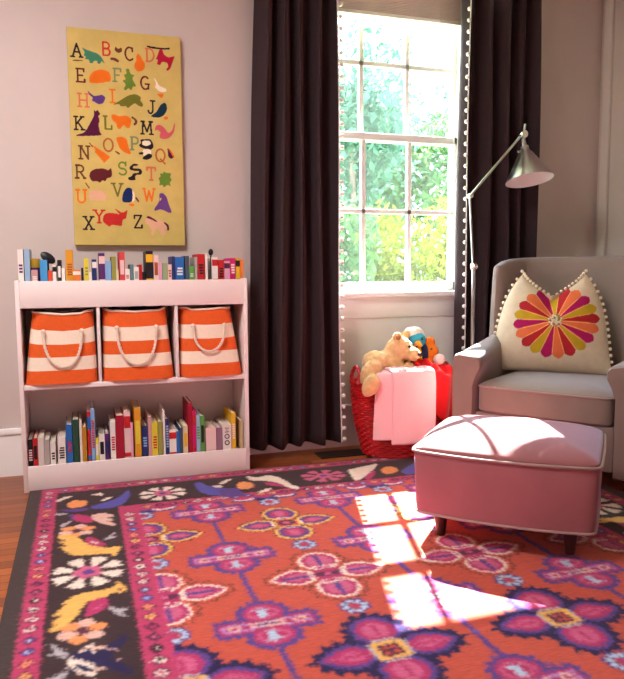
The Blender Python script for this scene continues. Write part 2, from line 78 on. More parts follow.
def tag(o, label=None, cat=None, group=None, kind=None):
    if label: o['label'] = label
    if cat: o['category'] = cat
    if group: o['group'] = group
    if kind: o['kind'] = kind
    return o
def thing(name, label, cat, loc=(0, 0, 0), rz=0, group=None, kind=None):
    o = bpy.data.objects.new(name, None); COL.objects.link(o)
    o.location = loc; o.rotation_euler = (0, 0, rz); o.empty_display_size = .05
    return tag(o, label, cat, group, kind)
def link_mesh(name, me, mats, parent=None, smooth=True):
    if not isinstance(mats, (list, tuple)): mats = [mats]
    for m in mats: me.materials.append(m)
    if smooth:
        me.polygons.foreach_set('use_smooth', [True] * len(me.polygons))
        try: me.set_sharp_from_angle(angle=R(38))
        except Exception: pass
    o = bpy.data.objects.new(name, me); COL.objects.link(o)
    if parent: o.parent = parent
    return o
class MB:
    def __init__(s): s.v = []; s.f = []; s.m = []
    def add(s, vs, fs, mi=0):
        k = len(s.v); s.v += [tuple(v) for v in vs]
        for f in fs: s.f.append(tuple(i + k for i in f)); s.m.append(mi)
        return s
    def box(s, x0, x1, y0, y1, z0, z1, mi=0, bev=0, M=None):
        bm = bmesh.new(); bmesh.ops.create_cube(bm, size=1)
        for v in bm.verts: v.co = Vector(((x0 + x1) / 2 + v.co.x * (x1 - x0), (y0 + y1) / 2 + v.co.y * (y1 - y0), (z0 + z1) / 2 + v.co.z * (z1 - z0)))
        if bev: bmesh.ops.bevel(bm, geom=bm.edges[:], offset=bev, segments=2, affect='EDGES', profile=.5)
        s._bm(bm, mi, M); return s
    def _bm(s, bm, mi, M=None):
        if M is not None: bmesh.ops.transform(bm, matrix=M, verts=bm.verts[:])
        bm.verts.index_update()
        s.add([v.co[:] for v in bm.verts], [[v.index for v in f.verts] for f in bm.faces], mi); bm.free()
    def sphere(s, c, r, mi=0, u=16, v=10, M=None):
        bm = bmesh.new(); bmesh.ops.create_uvsphere(bm, u_segments=u, v_segments=v, radius=1)
        rr = r if isinstance(r, (tuple, list)) else (r, r, r)
        for p in bm.verts: p.co = Vector((p.co.x * rr[0], p.co.y * rr[1], p.co.z * rr[2]))
        if M is not None: bmesh.ops.transform(bm, matrix=M, verts=bm.verts[:])
        for p in bm.verts: p.co += Vector(c)
        s._bm(bm, mi); return s
    def loft(s, rings, cap0=True, cap1=True, mi=0, mis=None):
        k = len(s.v); n = len(rings[0])
        for r in rings: s.v += [tuple(p) for p in r]
        for j in range(len(rings) - 1):
            for i in range(n):
                a = k + j * n + i; b = k + j * n + (i + 1) % n
                s.f.append((a, b, b + n, a + n)); s.m.append(mis[j] if mis else mi)
        if cap0: s.f.append(tuple(k + i for i in range(n))[::-1]); s.m.append(mis[0] if mis else mi)
        if cap1: s.f.append(tuple(k + (len(rings) - 1) * n + i for i in range(n))); s.m.append(mis[-1] if mis else mi)
        return s
    def lathe(s, prof, c=(0, 0, 0), n=24, mi=0, M=None, cap=True):
        rings = []
        for r, z in prof:
            ring = []
            for i in range(n):
                p = Vector((r * math.cos(2 * PI * i / n), r * math.sin(2 * PI * i / n), z))
                if M is not None: p = M @ p
                ring.append(p + Vector(c))
            rings.append(ring)
        return s.loft(rings, cap, cap, mi)
    def tube(s, pts, r, n=10, mi=0, closed=False):
        pts = [Vector(p) for p in pts]; N = len(pts); rings = []
        up = Vector((0, 0, 1)); prev = None
        for i, p in enumerate(pts):
            if closed: t = (pts[(i + 1) % N] - pts[i - 1]).normalized()
            else: t = (pts[min(i + 1, N - 1)] - pts[max(i - 1, 0)]).normalized()
            a = prev if prev is not None else (up if abs(t.z) < .9 else Vector((1, 0, 0)))
            a = (a - t * a.dot(t)).normalized(); prev = a; b = t.cross(a)
            rr = r[i] if isinstance(r, (list, tuple)) else r
            rings.append([p + a * rr * math.cos(2 * PI * j / n) + b * rr * math.sin(2 * PI * j / n) for j in range(n)])
        if closed: rings.append(rings[0]); return s.loft(rings, False, False, mi)
        return s.loft(rings, True, True, mi)
    def grid(s, fn, nu, nv, mi=0):
        k = len(s.v)
        for j in range(nv + 1):
            for i in range(nu + 1): s.v.append(tuple(fn(i / nu, j / nv)))
        for j in range(nv):
            for i in range(nu):
                a = k + j * (nu + 1) + i
                s.f.append((a, a + 1, a + nu + 2, a + nu + 1)); s.m.append(mi)
        return s
    def build(s, name, mats, parent=None, smooth=True, fix=True):
        me = bpy.data.meshes.new(name); me.from_pydata(s.v, [], s.f)
        for i, p in enumerate(me.polygons): p.material_index = s.m[i]
        if fix:
            bm = bmesh.new(); bm.from_mesh(me); bmesh.ops.recalc_face_normals(bm, faces=bm.faces[:]); bm.to_mesh(me); bm.free()
        me.update()
        return link_mesh(name, me, mats, parent, smooth)
def copy_tree(o, parent=None):
    c = o.copy(); COL.objects.link(c)
    if parent: c.parent = parent
    for ch in list(o.children): copy_tree(ch, c)
    return c

class Paint:
    """A painted pattern held as one colour per grid vertex."""
    def __init__(s, x0, x1, y0, y1, step, base):
        s.nx = int(round((x1 - x0) / step)) + 1; s.ny = int(round((y1 - y0) / step)) + 1
        s.xs = np.linspace(x0, x1, s.nx); s.ys = np.linspace(y0, y1, s.ny)
        s.c = np.zeros((s.ny, s.nx, 3)); s.c[:] = lin(base)
    def _win(s, a, b, c, d):
        i0, i1 = np.searchsorted(s.xs, [a, b]); j0, j1 = np.searchsorted(s.ys, [c, d])
        return i0, i1, j0, j1
    def poly(s, pts, col):
        p = np.array(pts); i0, i1, j0, j1 = s._win(p[:, 0].min(), p[:, 0].max(), p[:, 1].min(), p[:, 1].max())
        if i1 <= i0 or j1 <= j0: return
        X, Y = np.meshgrid(s.xs[i0:i1], s.ys[j0:j1]); ins = np.zeros(X.shape, bool)
        q = np.roll(p, -1, 0)
        for (ax, ay), (bx, by) in zip(p, q):
            if ay == by: continue
            c = ((ay > Y) != (by > Y)) & (X < (bx - ax) * (Y - ay) / (by - ay) + ax)
            ins ^= c
        s.c[j0:j1, i0:i1][ins] = lin(col)
    def stroke(s, pts, w, col, closed=False):
        pts = list(pts) + ([pts[0]] if closed else [])
        for (ax, ay), (bx, by) in zip(pts[:-1], pts[1:]):
            i0, i1, j0, j1 = s._win(min(ax, bx) - w, max(ax, bx) + w, min(ay, by) - w, max(ay, by) + w)
            if i1 <= i0 or j1 <= j0: continue
            X, Y = np.meshgrid(s.xs[i0:i1], s.ys[j0:j1]); dx, dy = bx - ax, by - ay; L = dx * dx + dy * dy + 1e-12
            t = np.clip(((X - ax) * dx + (Y - ay) * dy) / L, 0, 1)
            m = (X - ax - t * dx) ** 2 + (Y - ay - t * dy) ** 2 < (w / 2) ** 2
            s.c[j0:j1, i0:i1][m] = lin(col)
    def ell(s, cx, cy, rx, ry, col):
        s.poly([(cx + rx * math.cos(2 * PI * k / 20), cy + ry * math.sin(2 * PI * k / 20)) for k in range(20)], col)
    def rect(s, x0, x1, y0, y1, col):
        i0, i1, j0, j1 = s._win(x0, x1, y0, y1); s.c[j0:j1, i0:i1] = lin(col)
    def mesh(s, name, fn):
        """fn(X, Y) -> three arrays; returns a mesh with the pattern as a colour attribute"""
        X, Y = np.meshgrid(s.xs, s.ys); co = np.stack(fn(X, Y), -1).reshape(-1, 3)
        a = (np.arange(s.ny - 1)[:, None] * s.nx + np.arange(s.nx - 1)[None, :]).ravel()
        f = np.stack([a, a + 1, a + s.nx + 1, a + s.nx], -1).astype(np.int32)
        me = bpy.data.meshes.new(name)
        me.vertices.add(len(co)); me.vertices.foreach_set('co', co.ravel().astype(np.float32))
        me.loops.add(f.size); me.loops.foreach_set('vertex_index', f.ravel())
        me.polygons.add(len(f)); me.polygons.foreach_set('loop_start', np.arange(0, f.size, 4, dtype=np.int32))
        me.update(calc_edges=True); me.validate()
        at = me.color_attributes.new('pattern', 'FLOAT_COLOR', 'POINT')
        rgba = np.ones((len(co), 4), np.float32); rgba[:, :3] = s.c.reshape(-1, 3)
        at.data.foreach_set('color', rgba.ravel())
        return me
def normals2(p):
    n = len(p); o = []
    area = sum(p[i][0] * p[(i + 1) % n][1] - p[(i + 1) % n][0] * p[i][1] for i in range(n))
    sg = 1 if area > 0 else -1
    for i in range(n):
        a = p[i - 1]; b = p[(i + 1) % n]; dx, dy = b[0] - a[0], b[1] - a[1]; L = math.hypot(dx, dy) or 1
        o.append((sg * dy / L, -sg * dx / L))
    return o
def grow(p, d):
    return [(x + a * d, y + b * d) for (x, y), (a, b) in zip(p, normals2(p))]
def resample(p, step):
    o = []; n = len(p)
    for i in range(n):
        a = p[i]; b = p[(i + 1) % n]; L = math.hypot(b[0] - a[0], b[1] - a[1]); k = max(1, int(round(L / step)))
        for t in range(k): o.append((a[0] + (b[0] - a[0]) * t / k, a[1] + (b[1] - a[1]) * t / k))
    return o
def jag(p, step, amp):
    q = resample(p, step); n = normals2(q)
    return [(x + a * (amp if i % 2 else 0), y + b * (amp if i % 2 else 0)) for i, ((x, y), (a, b)) in enumerate(zip(q, n))]

# ------------------------------------------------------------------ camera
cam = bpy.data.cameras.new('camera'); co = bpy.data.objects.new('camera', cam); COL.objects.link(co)
yaw, pit, rol = 0.3178, 0.0993, -0.0061
fw = Vector((math.sin(yaw) * math.cos(pit), math.cos(yaw) * math.cos(pit), -math.sin(pit)))
rt = Vector((math.cos(yaw), -math.sin(yaw), 0)); up = rt.cross(fw)
c_, s_ = math.cos(rol), math.sin(rol)
r2 = rt * c_ + up * s_; u2 = -rt * s_ + up * c_
M3 = Matrix((r2, u2, -fw)).transposed()
co.matrix_world = Matrix.Translation((0, -3.633, 0.991)) @ M3.to_4x4()
cam.sensor_fit = 'VERTICAL'; cam.sensor_height = 24; cam.lens = 700.1 / 679 * 24
cam.clip_start = .02; cam.clip_end = 300
SC.camera = co
# ------------------------------------------------------------------ light
w = bpy.data.worlds.new('sky'); SC.world = w; w.use_nodes = True
bg = w.node_tree.nodes['Background']; bg.inputs['Color'].default_value = (.74, .87, 1, 1); bg.inputs['Strength'].default_value = 22
sun = bpy.data.lights.new('sun', 'SUN'); sun.energy = 92; sun.angle = R(.6); sun.color = (1, .96, .9)
so = bpy.data.objects.new('sun', sun); COL.objects.link(so); so.location = (3, 8, 9)
so.rotation_euler = Vector((-.28, -1, -1.01)).to_track_quat('-Z', 'Y').to_euler()
al = bpy.data.lights.new('upper_left_fill', 'AREA'); al.energy = 66; al.size = .7; al.color = (1, .97, .95)  # added unseen area light, fills the room from the upper left
ao = bpy.data.objects.new('upper_left_fill', al); COL.objects.link(ao); ao.location = (-.55, -1.75, 2.68)
vs = SC.view_settings
vs.view_transform = 'Standard'; vs.look = 'None'; vs.gamma = 1; vs.use_curve_mapping = False; vs.exposure = 0.1
SC.cycles.use_denoising = True

# ------------------------------------------------------------------ setting
wall_m = mat('wall_paint', (205, 190, 185), .85, noise=.02, nscale=6, bump=.05, bscale=300)
trim_m = mat('white_trim_paint', (245, 243, 242), .45)
ceil_m = mat('ceiling_paint', (235, 230, 226), .9)
WX0, WX1, WZ0, WZ1 = 1.17, 2.14, .86, 2.60
XL, XR, ZC, YF = -1.35, 3.06, 2.75, -4.6
mb = MB(); T = .16
mb.box(XL, WX0, 0, T, 0, ZC).box(WX1, XR + .1, 0, T, 0, ZC).box(WX0, WX1, 0, T, 0, WZ0).box(WX0, WX1, 0, T, WZ1, ZC)
tag(mb.build('wall_back', wall_m, smooth=False), kind='structure')
tag(MB().box(XR, XR + .1, YF, 0, 0, ZC).build('wall_right', mat('right_wall_paint', (214, 200, 190), .85), smooth=False), kind='structure')
tag(MB().box(XL - .1, XL, YF, T, 0, ZC).build('wall_left', wall_m, smooth=False), kind='structure')
tag(MB().box(XL - .1, XR + .1, YF - .1, YF, 0, ZC).build('wall_front', wall_m, smooth=False), kind='structure')
tag(MB().box(XL - .1, XR + .1, YF, T, ZC, ZC + .1).build('ceiling', ceil_m, smooth=False), kind='structure')
# floor boards run along the back wall
fm = bpy.data.materials.new('oak_floor'); fm.use_nodes = True
nt = fm.node_tree; b = nt.nodes['Principled BSDF']; b.inputs['Roughness'].default_value = .32; b.inputs['Specular IOR Level'].default_value = .4
tc = nt.nodes.new('ShaderNodeTexCoord')
br = nt.nodes.new('ShaderNodeTexBrick'); br.offset = .37; br.inputs['Scale'].default_value = 1
br.inputs['Brick Width'].default_value = 1.1; br.inputs['Row Height'].default_value = .058; br.inputs['Mortar Size'].default_value = .0018
br.inputs['Color1'].default_value = lin((178, 96, 44)) + [1]; br.inputs['Color2'].default_value = lin((122, 60, 27)) + [1]; br.inputs['Mortar'].default_value = lin((52, 26, 14)) + [1]
mp = nt.nodes.new('ShaderNodeMapping'); mp.inputs['Scale'].default_value = (2, 40, 1)
nz = nt.nodes.new('ShaderNodeTexNoise'); nz.inputs['Scale'].default_value = 3; nz.inputs['Detail'].default_value = 6
mr = nt.nodes.new('ShaderNodeMapRange'); mr.inputs['To Min'].default_value = .65; mr.inputs['To Max'].default_value = 1.3
vm = nt.nodes.new('ShaderNodeVectorMath'); vm.operation = 'SCALE'
nt.links.new(tc.outputs['Object'], br.inputs['Vector']); nt.links.new(tc.outputs['Object'], mp.inputs[0]); nt.links.new(mp.outputs[0], nz.inputs['Vector'])
nt.links.new(nz.outputs['Fac'], mr.inputs['Value']); nt.links.new(br.outputs['Color'], vm.inputs[0]); nt.links.new(mr.outputs[0], vm.inputs['Scale'])
nt.links.new(vm.outputs[0], b.inputs['Base Color'])
tag(MB().box(XL, XR, YF, 0, -.1, 0).build('floor', fm, smooth=False), kind='structure')
def base(x0, x1):
    return MB().box(x0, x1, -.018, 0, 0, .205).box(x0, x1, -.026, 0, .205, .235, bev=.006)
tag(base(XL, XR).build('baseboard_back', trim_m), kind='structure')
# apron and panel under the window; panel's white imitates window glare on the wall
tag(MB().box(1.08, 2.23, -.012, 0, .235, .72).box(1.08, 2.23, -.022, 0, .72, .835, bev=.004).build('trim_1', trim_m), kind='structure')
tag(MB().box(XR - .02, XR, -.105, -.04, 0, ZC, bev=.004).box(XR - .014, XR, -.6, -.12, 0, ZC, bev=.004).build('trim_2', mat('ivory_paint', (222, 214, 206), .5)), kind='structure')

# window
win = tag(thing('window_1', None, None), kind='structure')
mb = MB()
mb.box(1.08, 1.18, -.024, .0, .86, 2.70, bev=.004).box(2.13, 2.23, -.024, .0, .86, 2.70, bev=.004).box(1.08, 2.23, -.024, 0, 2.60, 2.72, bev=.004)
mb.box(1.17, 1.20, 0, .16, .86, 2.60).box(2.11, 2.14, 0, .16, .86, 2.60).box(1.17, 2.14, 0, .16, 2.57, 2.60)
f = mb.build('window_frame', trim_m, win); tag(f, kind='structure')
tag(MB().box(1.05, 2.26, -.055, .16, .835, .866, bev=.008).build('window_sill', trim_m, win), kind='structure')
gm = bpy.data.materials.new('window_glass'); gm.use_nodes = True
nt = gm.node_tree; nt.nodes.clear()
out = nt.nodes.new('ShaderNodeOutputMaterial'); tr = nt.nodes.new('ShaderNodeBsdfTransparent'); gl = nt.nodes.new('ShaderNodeBsdfGlossy'); gl.inputs['Roughness'].default_value = .02
tr.inputs['Color'].default_value = (.95, .97, .96, 1)
mx = nt.nodes.new('ShaderNodeMixShader'); mx.inputs[0].default_value = .04
nt.links.new(tr.outputs[0], mx.inputs[1]); nt.links.new(gl.outputs[0], mx.inputs[2])
veil = nt.nodes.new('ShaderNodeBsdfTranslucent'); veil.inputs['Color'].default_value = (.9, .97, 1, 1)      # added translucent veil, imitates the glare that pales the panes
m2 = nt.nodes.new('ShaderNodeMixShader'); m2.inputs[0].default_value = .004
nt.links.new(mx.outputs[0], m2.inputs[1]); nt.links.new(veil.outputs[0], m2.inputs[2]); nt.links.new(m2.outputs[0], out.inputs[0])
def sash(name, y, z0, z1, zr, low):
    mb = MB(); t = .034
    mb.box(1.20, 1.237, y, y + t, z0, z1, bev=.003).box(2.083, 2.11, y, y + t, z0, z1, bev=.003)
    mb.box(1.20, 2.11, y, y + t, z0, zr[0], bev=.003).box(1.20, 2.11, y, y + t, zr[1], z1, bev=.003)
    zm = zr[2]
    for x in (1.519, 1.801): mb.box(x - .013, x + .013, y + .004, y + t - .004, zr[0], zr[1], bev=.003)
    mb.box(1.237, 2.083, y + .004, y + t - .004, zm - .013, zm + .013, bev=.003)
    s = tag(mb.build(name, trim_m, win), kind='structure')
    tag(MB().box(1.23, 2.09, y + .015, y + .018, zr[0] - .005, zr[1] + .005).build('glass_pane', gm, s, smooth=False), kind='structure')
    return s
sash('lower_sash', .042, .866, 1.745, (.918, 1.705, 1.315), True)
sash('upper_sash', .078, 1.705, 2.57, (1.745, 2.53, 2.128), False)
# unseen roof overhang, added outside to keep sun off the top panes
tag(MB().box(-2, 6, .16, 1.02, 3.08, 3.2).build('shading_eave', trim_m, smooth=False), kind='structure')
# ------------------------------------------------------------------ rug
PAL = dict(coral=(190, 80, 64), magenta=(174, 48, 98), pink=(196, 90, 128), purple=(90, 62, 130), navy=(38, 30, 72), brown=(90, 50, 45), char=(58, 40, 44),
           edge=(66, 54, 54), gold=(226, 172, 92), white=(228, 208, 196), blush=(216, 172, 160), orange=(226, 142, 88), grey=(176, 166, 174), blue=(82, 78, 158),
           plum=(92, 36, 66), lilac=(176, 130, 190), ice=(176, 190, 214), black=(32, 24, 34), border=(178, 58, 98))
def P_(n): return PAL[n]
RX0, RX1, RY0, RY1 = -.25, 2.22, -3.382, -.332
rp = Paint(RX0, RX1, RY0, RY1, .004, PAL['coral'])
def xf(pts, cx, cy, ang=0, s=1):
    c, d = math.cos(ang), math.sin(ang)
    return [(cx + s * (x * c - y * d), cy + s * (x * d + y * c)) for x, y in pts]
def side_petal(L0, L1, h):
    prof = [(0, .35), (.08, .6), (.25, .92), (.42, 1), (.6, .86), (.8, .5), (.93, .2), (1, 0)]
    a = [(L0 + (L1 - L0) * t, h * k) for t, k in prof]
    return a + [(x, -y) for x, y in a[-2::-1]]
def lobe(L0, L1, h):
    prof = [(0, .4), (.12, .75), (.3, 1), (.6, 1), (.8, .78), (.94, .4), (1, 0)]
    a = [(L0 + (L1 - L0) * t, h * k) for t, k in prof]
    return a + [(x, -y) for x, y in a[-2::-1]]
def flower4(cx, cy, kind):
    pet = [(side_petal(.05, .185, .044), 0), (side_petal(.05, .185, .044), PI), (lobe(.045, .165, .058), PI / 2), (lobe(.045, .165, .058), -PI / 2)]
    if kind == 0:
        for p, a in pet:
            rp.poly(xf(jag(grow(p, .012), .017, .013), cx, cy, a), PAL['black'])
        for p, a in pet: rp.poly(xf(jag(grow(p, .009), .017, .008), cx, cy, a), PAL['gold'])
        for p, a in pet:
            rp.poly(xf(p, cx, cy, a), PAL['purple']); rp.poly(xf(grow(p, -.02), cx, cy, a), PAL['magenta'])
            m = [(x * .55 + .05, y * .35) for x, y in p]; rp.poly(xf(m, cx, cy, a), PAL['pink'])
            rp.stroke(xf([(.055, -.02), (.055, .02)], cx, cy, a), .008, PAL['white'])
        rp.rect(cx - .04, cx + .04, cy - .035, cy + .035, PAL['coral']); rp.ell(cx, cy, .034, .03, PAL['plum']); rp.ell(cx, cy, .018, .015, PAL['pink'])
    elif kind == 1:
        for p, a in pet: rp.stroke(xf(jag(grow(p, .022), .02, .016), cx, cy, a), .006, PAL['brown'], True)
        for p, a in pet: rp.poly(xf(grow(p, .019), cx, cy, a), PAL['coral'])
        for p, a in pet:
            rp.poly(xf(grow(p, .010), cx, cy, a), PAL['white']); rp.poly(xf(p, cx, cy, a), PAL['magenta'])
            rp.poly(xf(grow(p, -.016), cx, cy, a), PAL['pink']); rp.stroke(xf([(.07, 0), (.15, 0)], cx, cy, a), .014, PAL['purple'])
            rp.stroke(xf([(.06, -.032), (.06, .032)], cx, cy, a), .008, PAL['white'])
        rp.rect(cx - .045, cx + .045, cy - .04, cy + .04, PAL['magenta']); rp.stroke([(cx - .03, cy), (cx + .03, cy)], .03, PAL['plum']); rp.ell(cx, cy, .012, .012, PAL['pink'])
    else:
        for p, a in pet: rp.poly(xf(jag(grow(p, .026), .018, .022), cx, cy, a), PAL['navy'])
        rp.ell(cx, cy, .07, .07, PAL['navy'])
        for p, a in pet:
            rp.poly(xf(grow(p, .012), cx, cy, a), PAL['purple']); rp.poly(xf(grow(p, -.004), cx, cy, a), PAL['magenta'])
            rp.poly(xf(grow(p, -.022), cx, cy, a), PAL['pink']); rp.stroke(xf([(.08, 0), (.125, 0)], cx, cy, a), .012, PAL['magenta'])
            rp.stroke(xf([(.05, -.03), (.05, .03)], cx, cy, a), .008, PAL['grey'])
        rp.rect(cx - .046, cx + .046, cy - .042, cy + .042, PAL['gold']); rp.rect(cx - .03, cx + .03, cy - .028, cy + .028, PAL['plum'])
        for sx in (-1, 1):
            for sy in (-1, 1): rp.ell(cx + sx * .013, cy + sy * .012, .008, .008, PAL['coral'])
def cross(cx, cy):
    lob = [(-.06, 0), (-.05, .035), (-.02, .062), (.02, .062), (.055, .03), (.065, 0), (.055, -.03), (.02, -.062), (-.02, -.062), (-.05, -.035)]
    lob = [(x * 1.08, y * .88) for x, y in lob]; box = [(.03, -.036), (.138, -.036), (.138, .036), (.03, .036)]
    L = [(xf(lob, cx, cy + .066), 'l'), (xf(lob, cx, cy - .066), 'l'), (xf(box, cx, cy), 'b'), (xf(box, cx, cy, PI), 'b')]
    for p, k in L: rp.poly(jag(grow(p, .009), .016, .014), PAL['purple'])
    for p, k in L:
        rp.poly(grow(p, -.006), PAL['magenta']); rp.poly(grow(p, -.02), PAL['pink'] if k == 'l' else PAL['lilac'])
        rp.poly(grow(p, -.03), PAL['magenta'])
    for sy in (1, -1):
        y = cy + sy * .068
        rp.poly([(cx - .03, y + sy * .02), (cx - .012, y + sy * .005), (cx - .012, y - sy * .03), (cx + .012, y - sy * .03), (cx + .012, y + sy * .005), (cx + .03, y + sy * .02), (cx + .006, y + sy * .015), (cx, y + sy * .035), (cx - .006, y + sy * .015)], PAL['ice'])
        rp.stroke([(cx - .05 * sy, cy + sy * .012), (cx + .05 * sy, cy + sy * .008)], .01, PAL['blush'])
    for sx in (-1, 1): rp.ell(cx + sx * .095, cy, .02, .017, PAL['blush']); rp.ell(cx + sx * .095, cy, .01, .009, PAL['magenta'])
def bloom(cx, cy):
    for k in range(8):
        a = 2 * PI * k / 8 + .2; rp.ell(cx + .032 * math.cos(a), cy + .032 * math.sin(a), .017, .015, PAL['purple'])
    for k in range(8):
        a = 2 * PI * k / 8 + .2; rp.ell(cx + .030 * math.cos(a), cy + .030 * math.sin(a), .011, .009, PAL['ice'])
    rp.ell(cx, cy, .013, .012, PAL['magenta'])
for i in range(-1, 5):
    x = .46 + .522 * i
    rp.stroke([(x, -.7), (x, -3.0)], .018, PAL['purple'])
    for j in range(-1, 6): cross(x, -.862 - .482 * j)
for i in range(0, 4):
    x = .205 + .5225 * i
    for j in range(-1, 5): flower4(x, -1.09 - .484 * j, j % 3)
    for j in range(0, 5): bloom(x, -.832 - .488 * j)
# borders
def band(x0, x1, y0, y1, c): rp.rect(x0, x1, y0, y1, PAL[c])
IX0, IX1, IY0, IY1 = .196, 1.774, -2.96, -.755
for (a, b, c, d, n) in [(RX0, IX0, RY0, RY1, 1), (IX1, RX1, RY0, RY1, 1), (RX0, RX1, RY0, IY0, 1), (RX0, RX1, IY1, RY1, 1)]: band(a, b, c, d, 'border')
def frame(o, c, t=0):
    x0, x1, y0, y1 = o
    return o
def ring(x0, x1, y0, y1, wx, wy, c):
    band(x0, x0 + wx, y0, y1, c); band(x1 - wx, x1, y0, y1, c); band(x0, x1, y0, y0 + wy, c); band(x0, x1, y1 - wy, y1, c)
ring(RX0, RX1, RY0, RY1, .054, .010, 'edge')
ring(-.134, 2.104, -3.29, -.412, .248, .27, 'char')
dcyc = [('white', 'magenta'), ('white', 'magenta'), ('purple', 'ice'), ('blue', 'ice'), ('orange', 'pink'), ('gold', 'magenta'), ('plum', 'magenta'), ('plum', 'pink'), ('black', 'white'), ('white', 'black')]
def diamonds(x0, y0, x1, y1, n, rx, ry, ph=0):
    for k in range(n):
        t = (k + .5) / n; x = x0 + (x1 - x0) * t; y = y0 + (y1 - y0) * t
        a, b_ = dcyc[(k + ph) % 10]
        rp.poly([(x - rx - .007, y), (x, y + ry + .007), (x + rx + .007, y), (x, y - ry - .007)], PAL['plum'])
        rp.poly([(x - rx, y), (x, y + ry), (x + rx, y), (x, y - ry)], PAL[a])
        rp.poly([(x - rx * .5, y), (x, y + ry * .5), (x + rx * .5, y), (x, y - ry * .5)], PAL[b_])
for x in (-.165, 2.135): diamonds(x, -.37, x, -3.34, 50, .016, .018)
for x in (.154, 1.816): diamonds(x, -.76, x, -2.95, 37, .018, .02, 0)
diamonds(-.13, -.376, 2.1, -.376, 40, .02, .014, 3); diamonds(-.13, -3.33, 2.1, -3.33, 40, .02, .016, 3)
diamonds(.2, -.718, 1.77, -.718, 29, .022, .016, 5); diamonds(.2, -2.98, 1.77, -2.98, 29, .022, .016, 5)
# half flowers hanging from the inner border
for i in range(3):
    x = .46 + .522 * i
    for sx in (-.17, .17):
        rp.ell(x + sx, -.765, .06, .035, PAL['purple']); rp.ell(x + sx, -.760, .045, .024, PAL['white']); rp.ell(x + sx, -.750, .04, .02, PAL['magenta'])
def star(cx, cy, col, rx=.118, ry=.128):
    for k in range(8):
        a = 2 * PI * (k + .5) / 8; t = []
        for r, d in ((.34, -.10), (.8, -.27), (.97, -.22), (.90, -.07), (1.0, 0), (.90, .07), (.97, .22), (.8, .27), (.34, .10)):
            t.append((cx + rx * r * math.cos(a + d), cy + ry * r * math.sin(a + d)))
        rp.poly(t, PAL[col])
    rp.poly(jag([(cx + rx * .34 * math.cos(2 * PI * k / 10), cy + ry * .34 * math.sin(2 * PI * k / 10)) for k in range(10)], .02, .012), PAL['pink'])
    rp.ell(cx, cy, rx * .17, ry * .15, PAL['purple'])
def posy(cx, cy, c1='blush', c2='orange'):
    for k in range(6):
        a = 2 * PI * k / 6 + .3; rp.ell(cx + .042 * math.cos(a), cy + .045 * math.sin(a), .026, .022, PAL[c1 if k % 2 else c2])
    rp.ell(cx, cy, .018, .016, PAL['plum'])
def soften_(p):
    o = []
    for i in range(len(p)):
        a = p[i]; b = p[(i + 1) % len(p)]
        o += [(a[0] * .8 + b[0] * .2, a[1] * .8 + b[1] * .2), (a[0] * .2 + b[0] * .8, a[1] * .2 + b[1] * .8)]
    return o
def both(fn):
    fn(lambda x, y: (x, y)); fn(lambda x, y: (x, -3.714 - y))
for mx_ in (lambda x: x, lambda x: 1.97 - x):
    for my_ in (lambda y: y, lambda y: -3.714 - y):
        star(mx_(-.012), my_(-1.309), 'white')
        posy(mx_(-.047), my_(-.912)); posy(mx_(-.03), my_(-1.70), 'blush', 'orange')
        for c, pts in RUG_SHAPES:
            if max(p[0] for p in pts) < .13 and min(p[1] for p in pts) < -.66: rp.poly(soften_([(mx_(x), my_(y)) for x, y in pts]), PAL[c])
for my_ in (lambda y: y, lambda y: -3.714 - y):
    star(.311, my_(-.565), 'white', .105, .1); star(1.069, my_(-.55), 'pink', .115, .1)
    for c, pts in RUG_SHAPES:
        if not (max(p[0] for p in pts) < .13 and min(p[1] for p in pts) < -.66):
            rp.poly(soften_([(x, my_(y)) for x, y in pts]), PAL[c])
            if max(p[0] for p in pts) < .42: rp.poly([(1.97 - x, my_(y)) for x, y in pts], PAL[c])
star(1.66, -.565, 'white', .105, .1)
ZR = .012
rg = np.random.default_rng(5)
jj = np.clip(np.arange(rp.ny)[:, None] + np.rint(rg.normal(0, .9, (rp.ny, rp.nx))).astype(int), 0, rp.ny - 1)
ii = np.clip(np.arange(rp.nx)[None, :] + np.rint(rg.normal(0, .9, (rp.ny, rp.nx))).astype(int), 0, rp.nx - 1)
rp.c = rp.c[jj, ii]                                # loose wool ends blur the edges of the pattern
q_ = np.pad(rp.c, ((1, 1), (1, 1), (0, 0)), 'edge')
rp.c = (q_[1:-1, 1:-1] * 2 + q_[:-2, 1:-1] + q_[2:, 1:-1] + q_[1:-1, :-2] + q_[1:-1, 2:]) / 6
me = rp.mesh('area_rug', lambda X, Y: (X, Y, ZR + 0 * X))
bm = bmesh.new(); bm.from_mesh(me)
be = [e for e in bm.edges if e.is_boundary]
r = bmesh.ops.extrude_edge_only(bm, edges=be)
for v in r['geom']:
    if isinstance(v, bmesh.types.BMVert): v.co.z = .0005
bm.to_mesh(me); bm.free()
rug = link_mesh('area_rug', me, attr_mat('rug_wool', .95, .16, 26, (1.5, 9, 1), .45, 260, .15, .05), smooth=False)
tag(rug, 'large coral wool area rug with magenta flowers, birds and a dark border', 'rug')

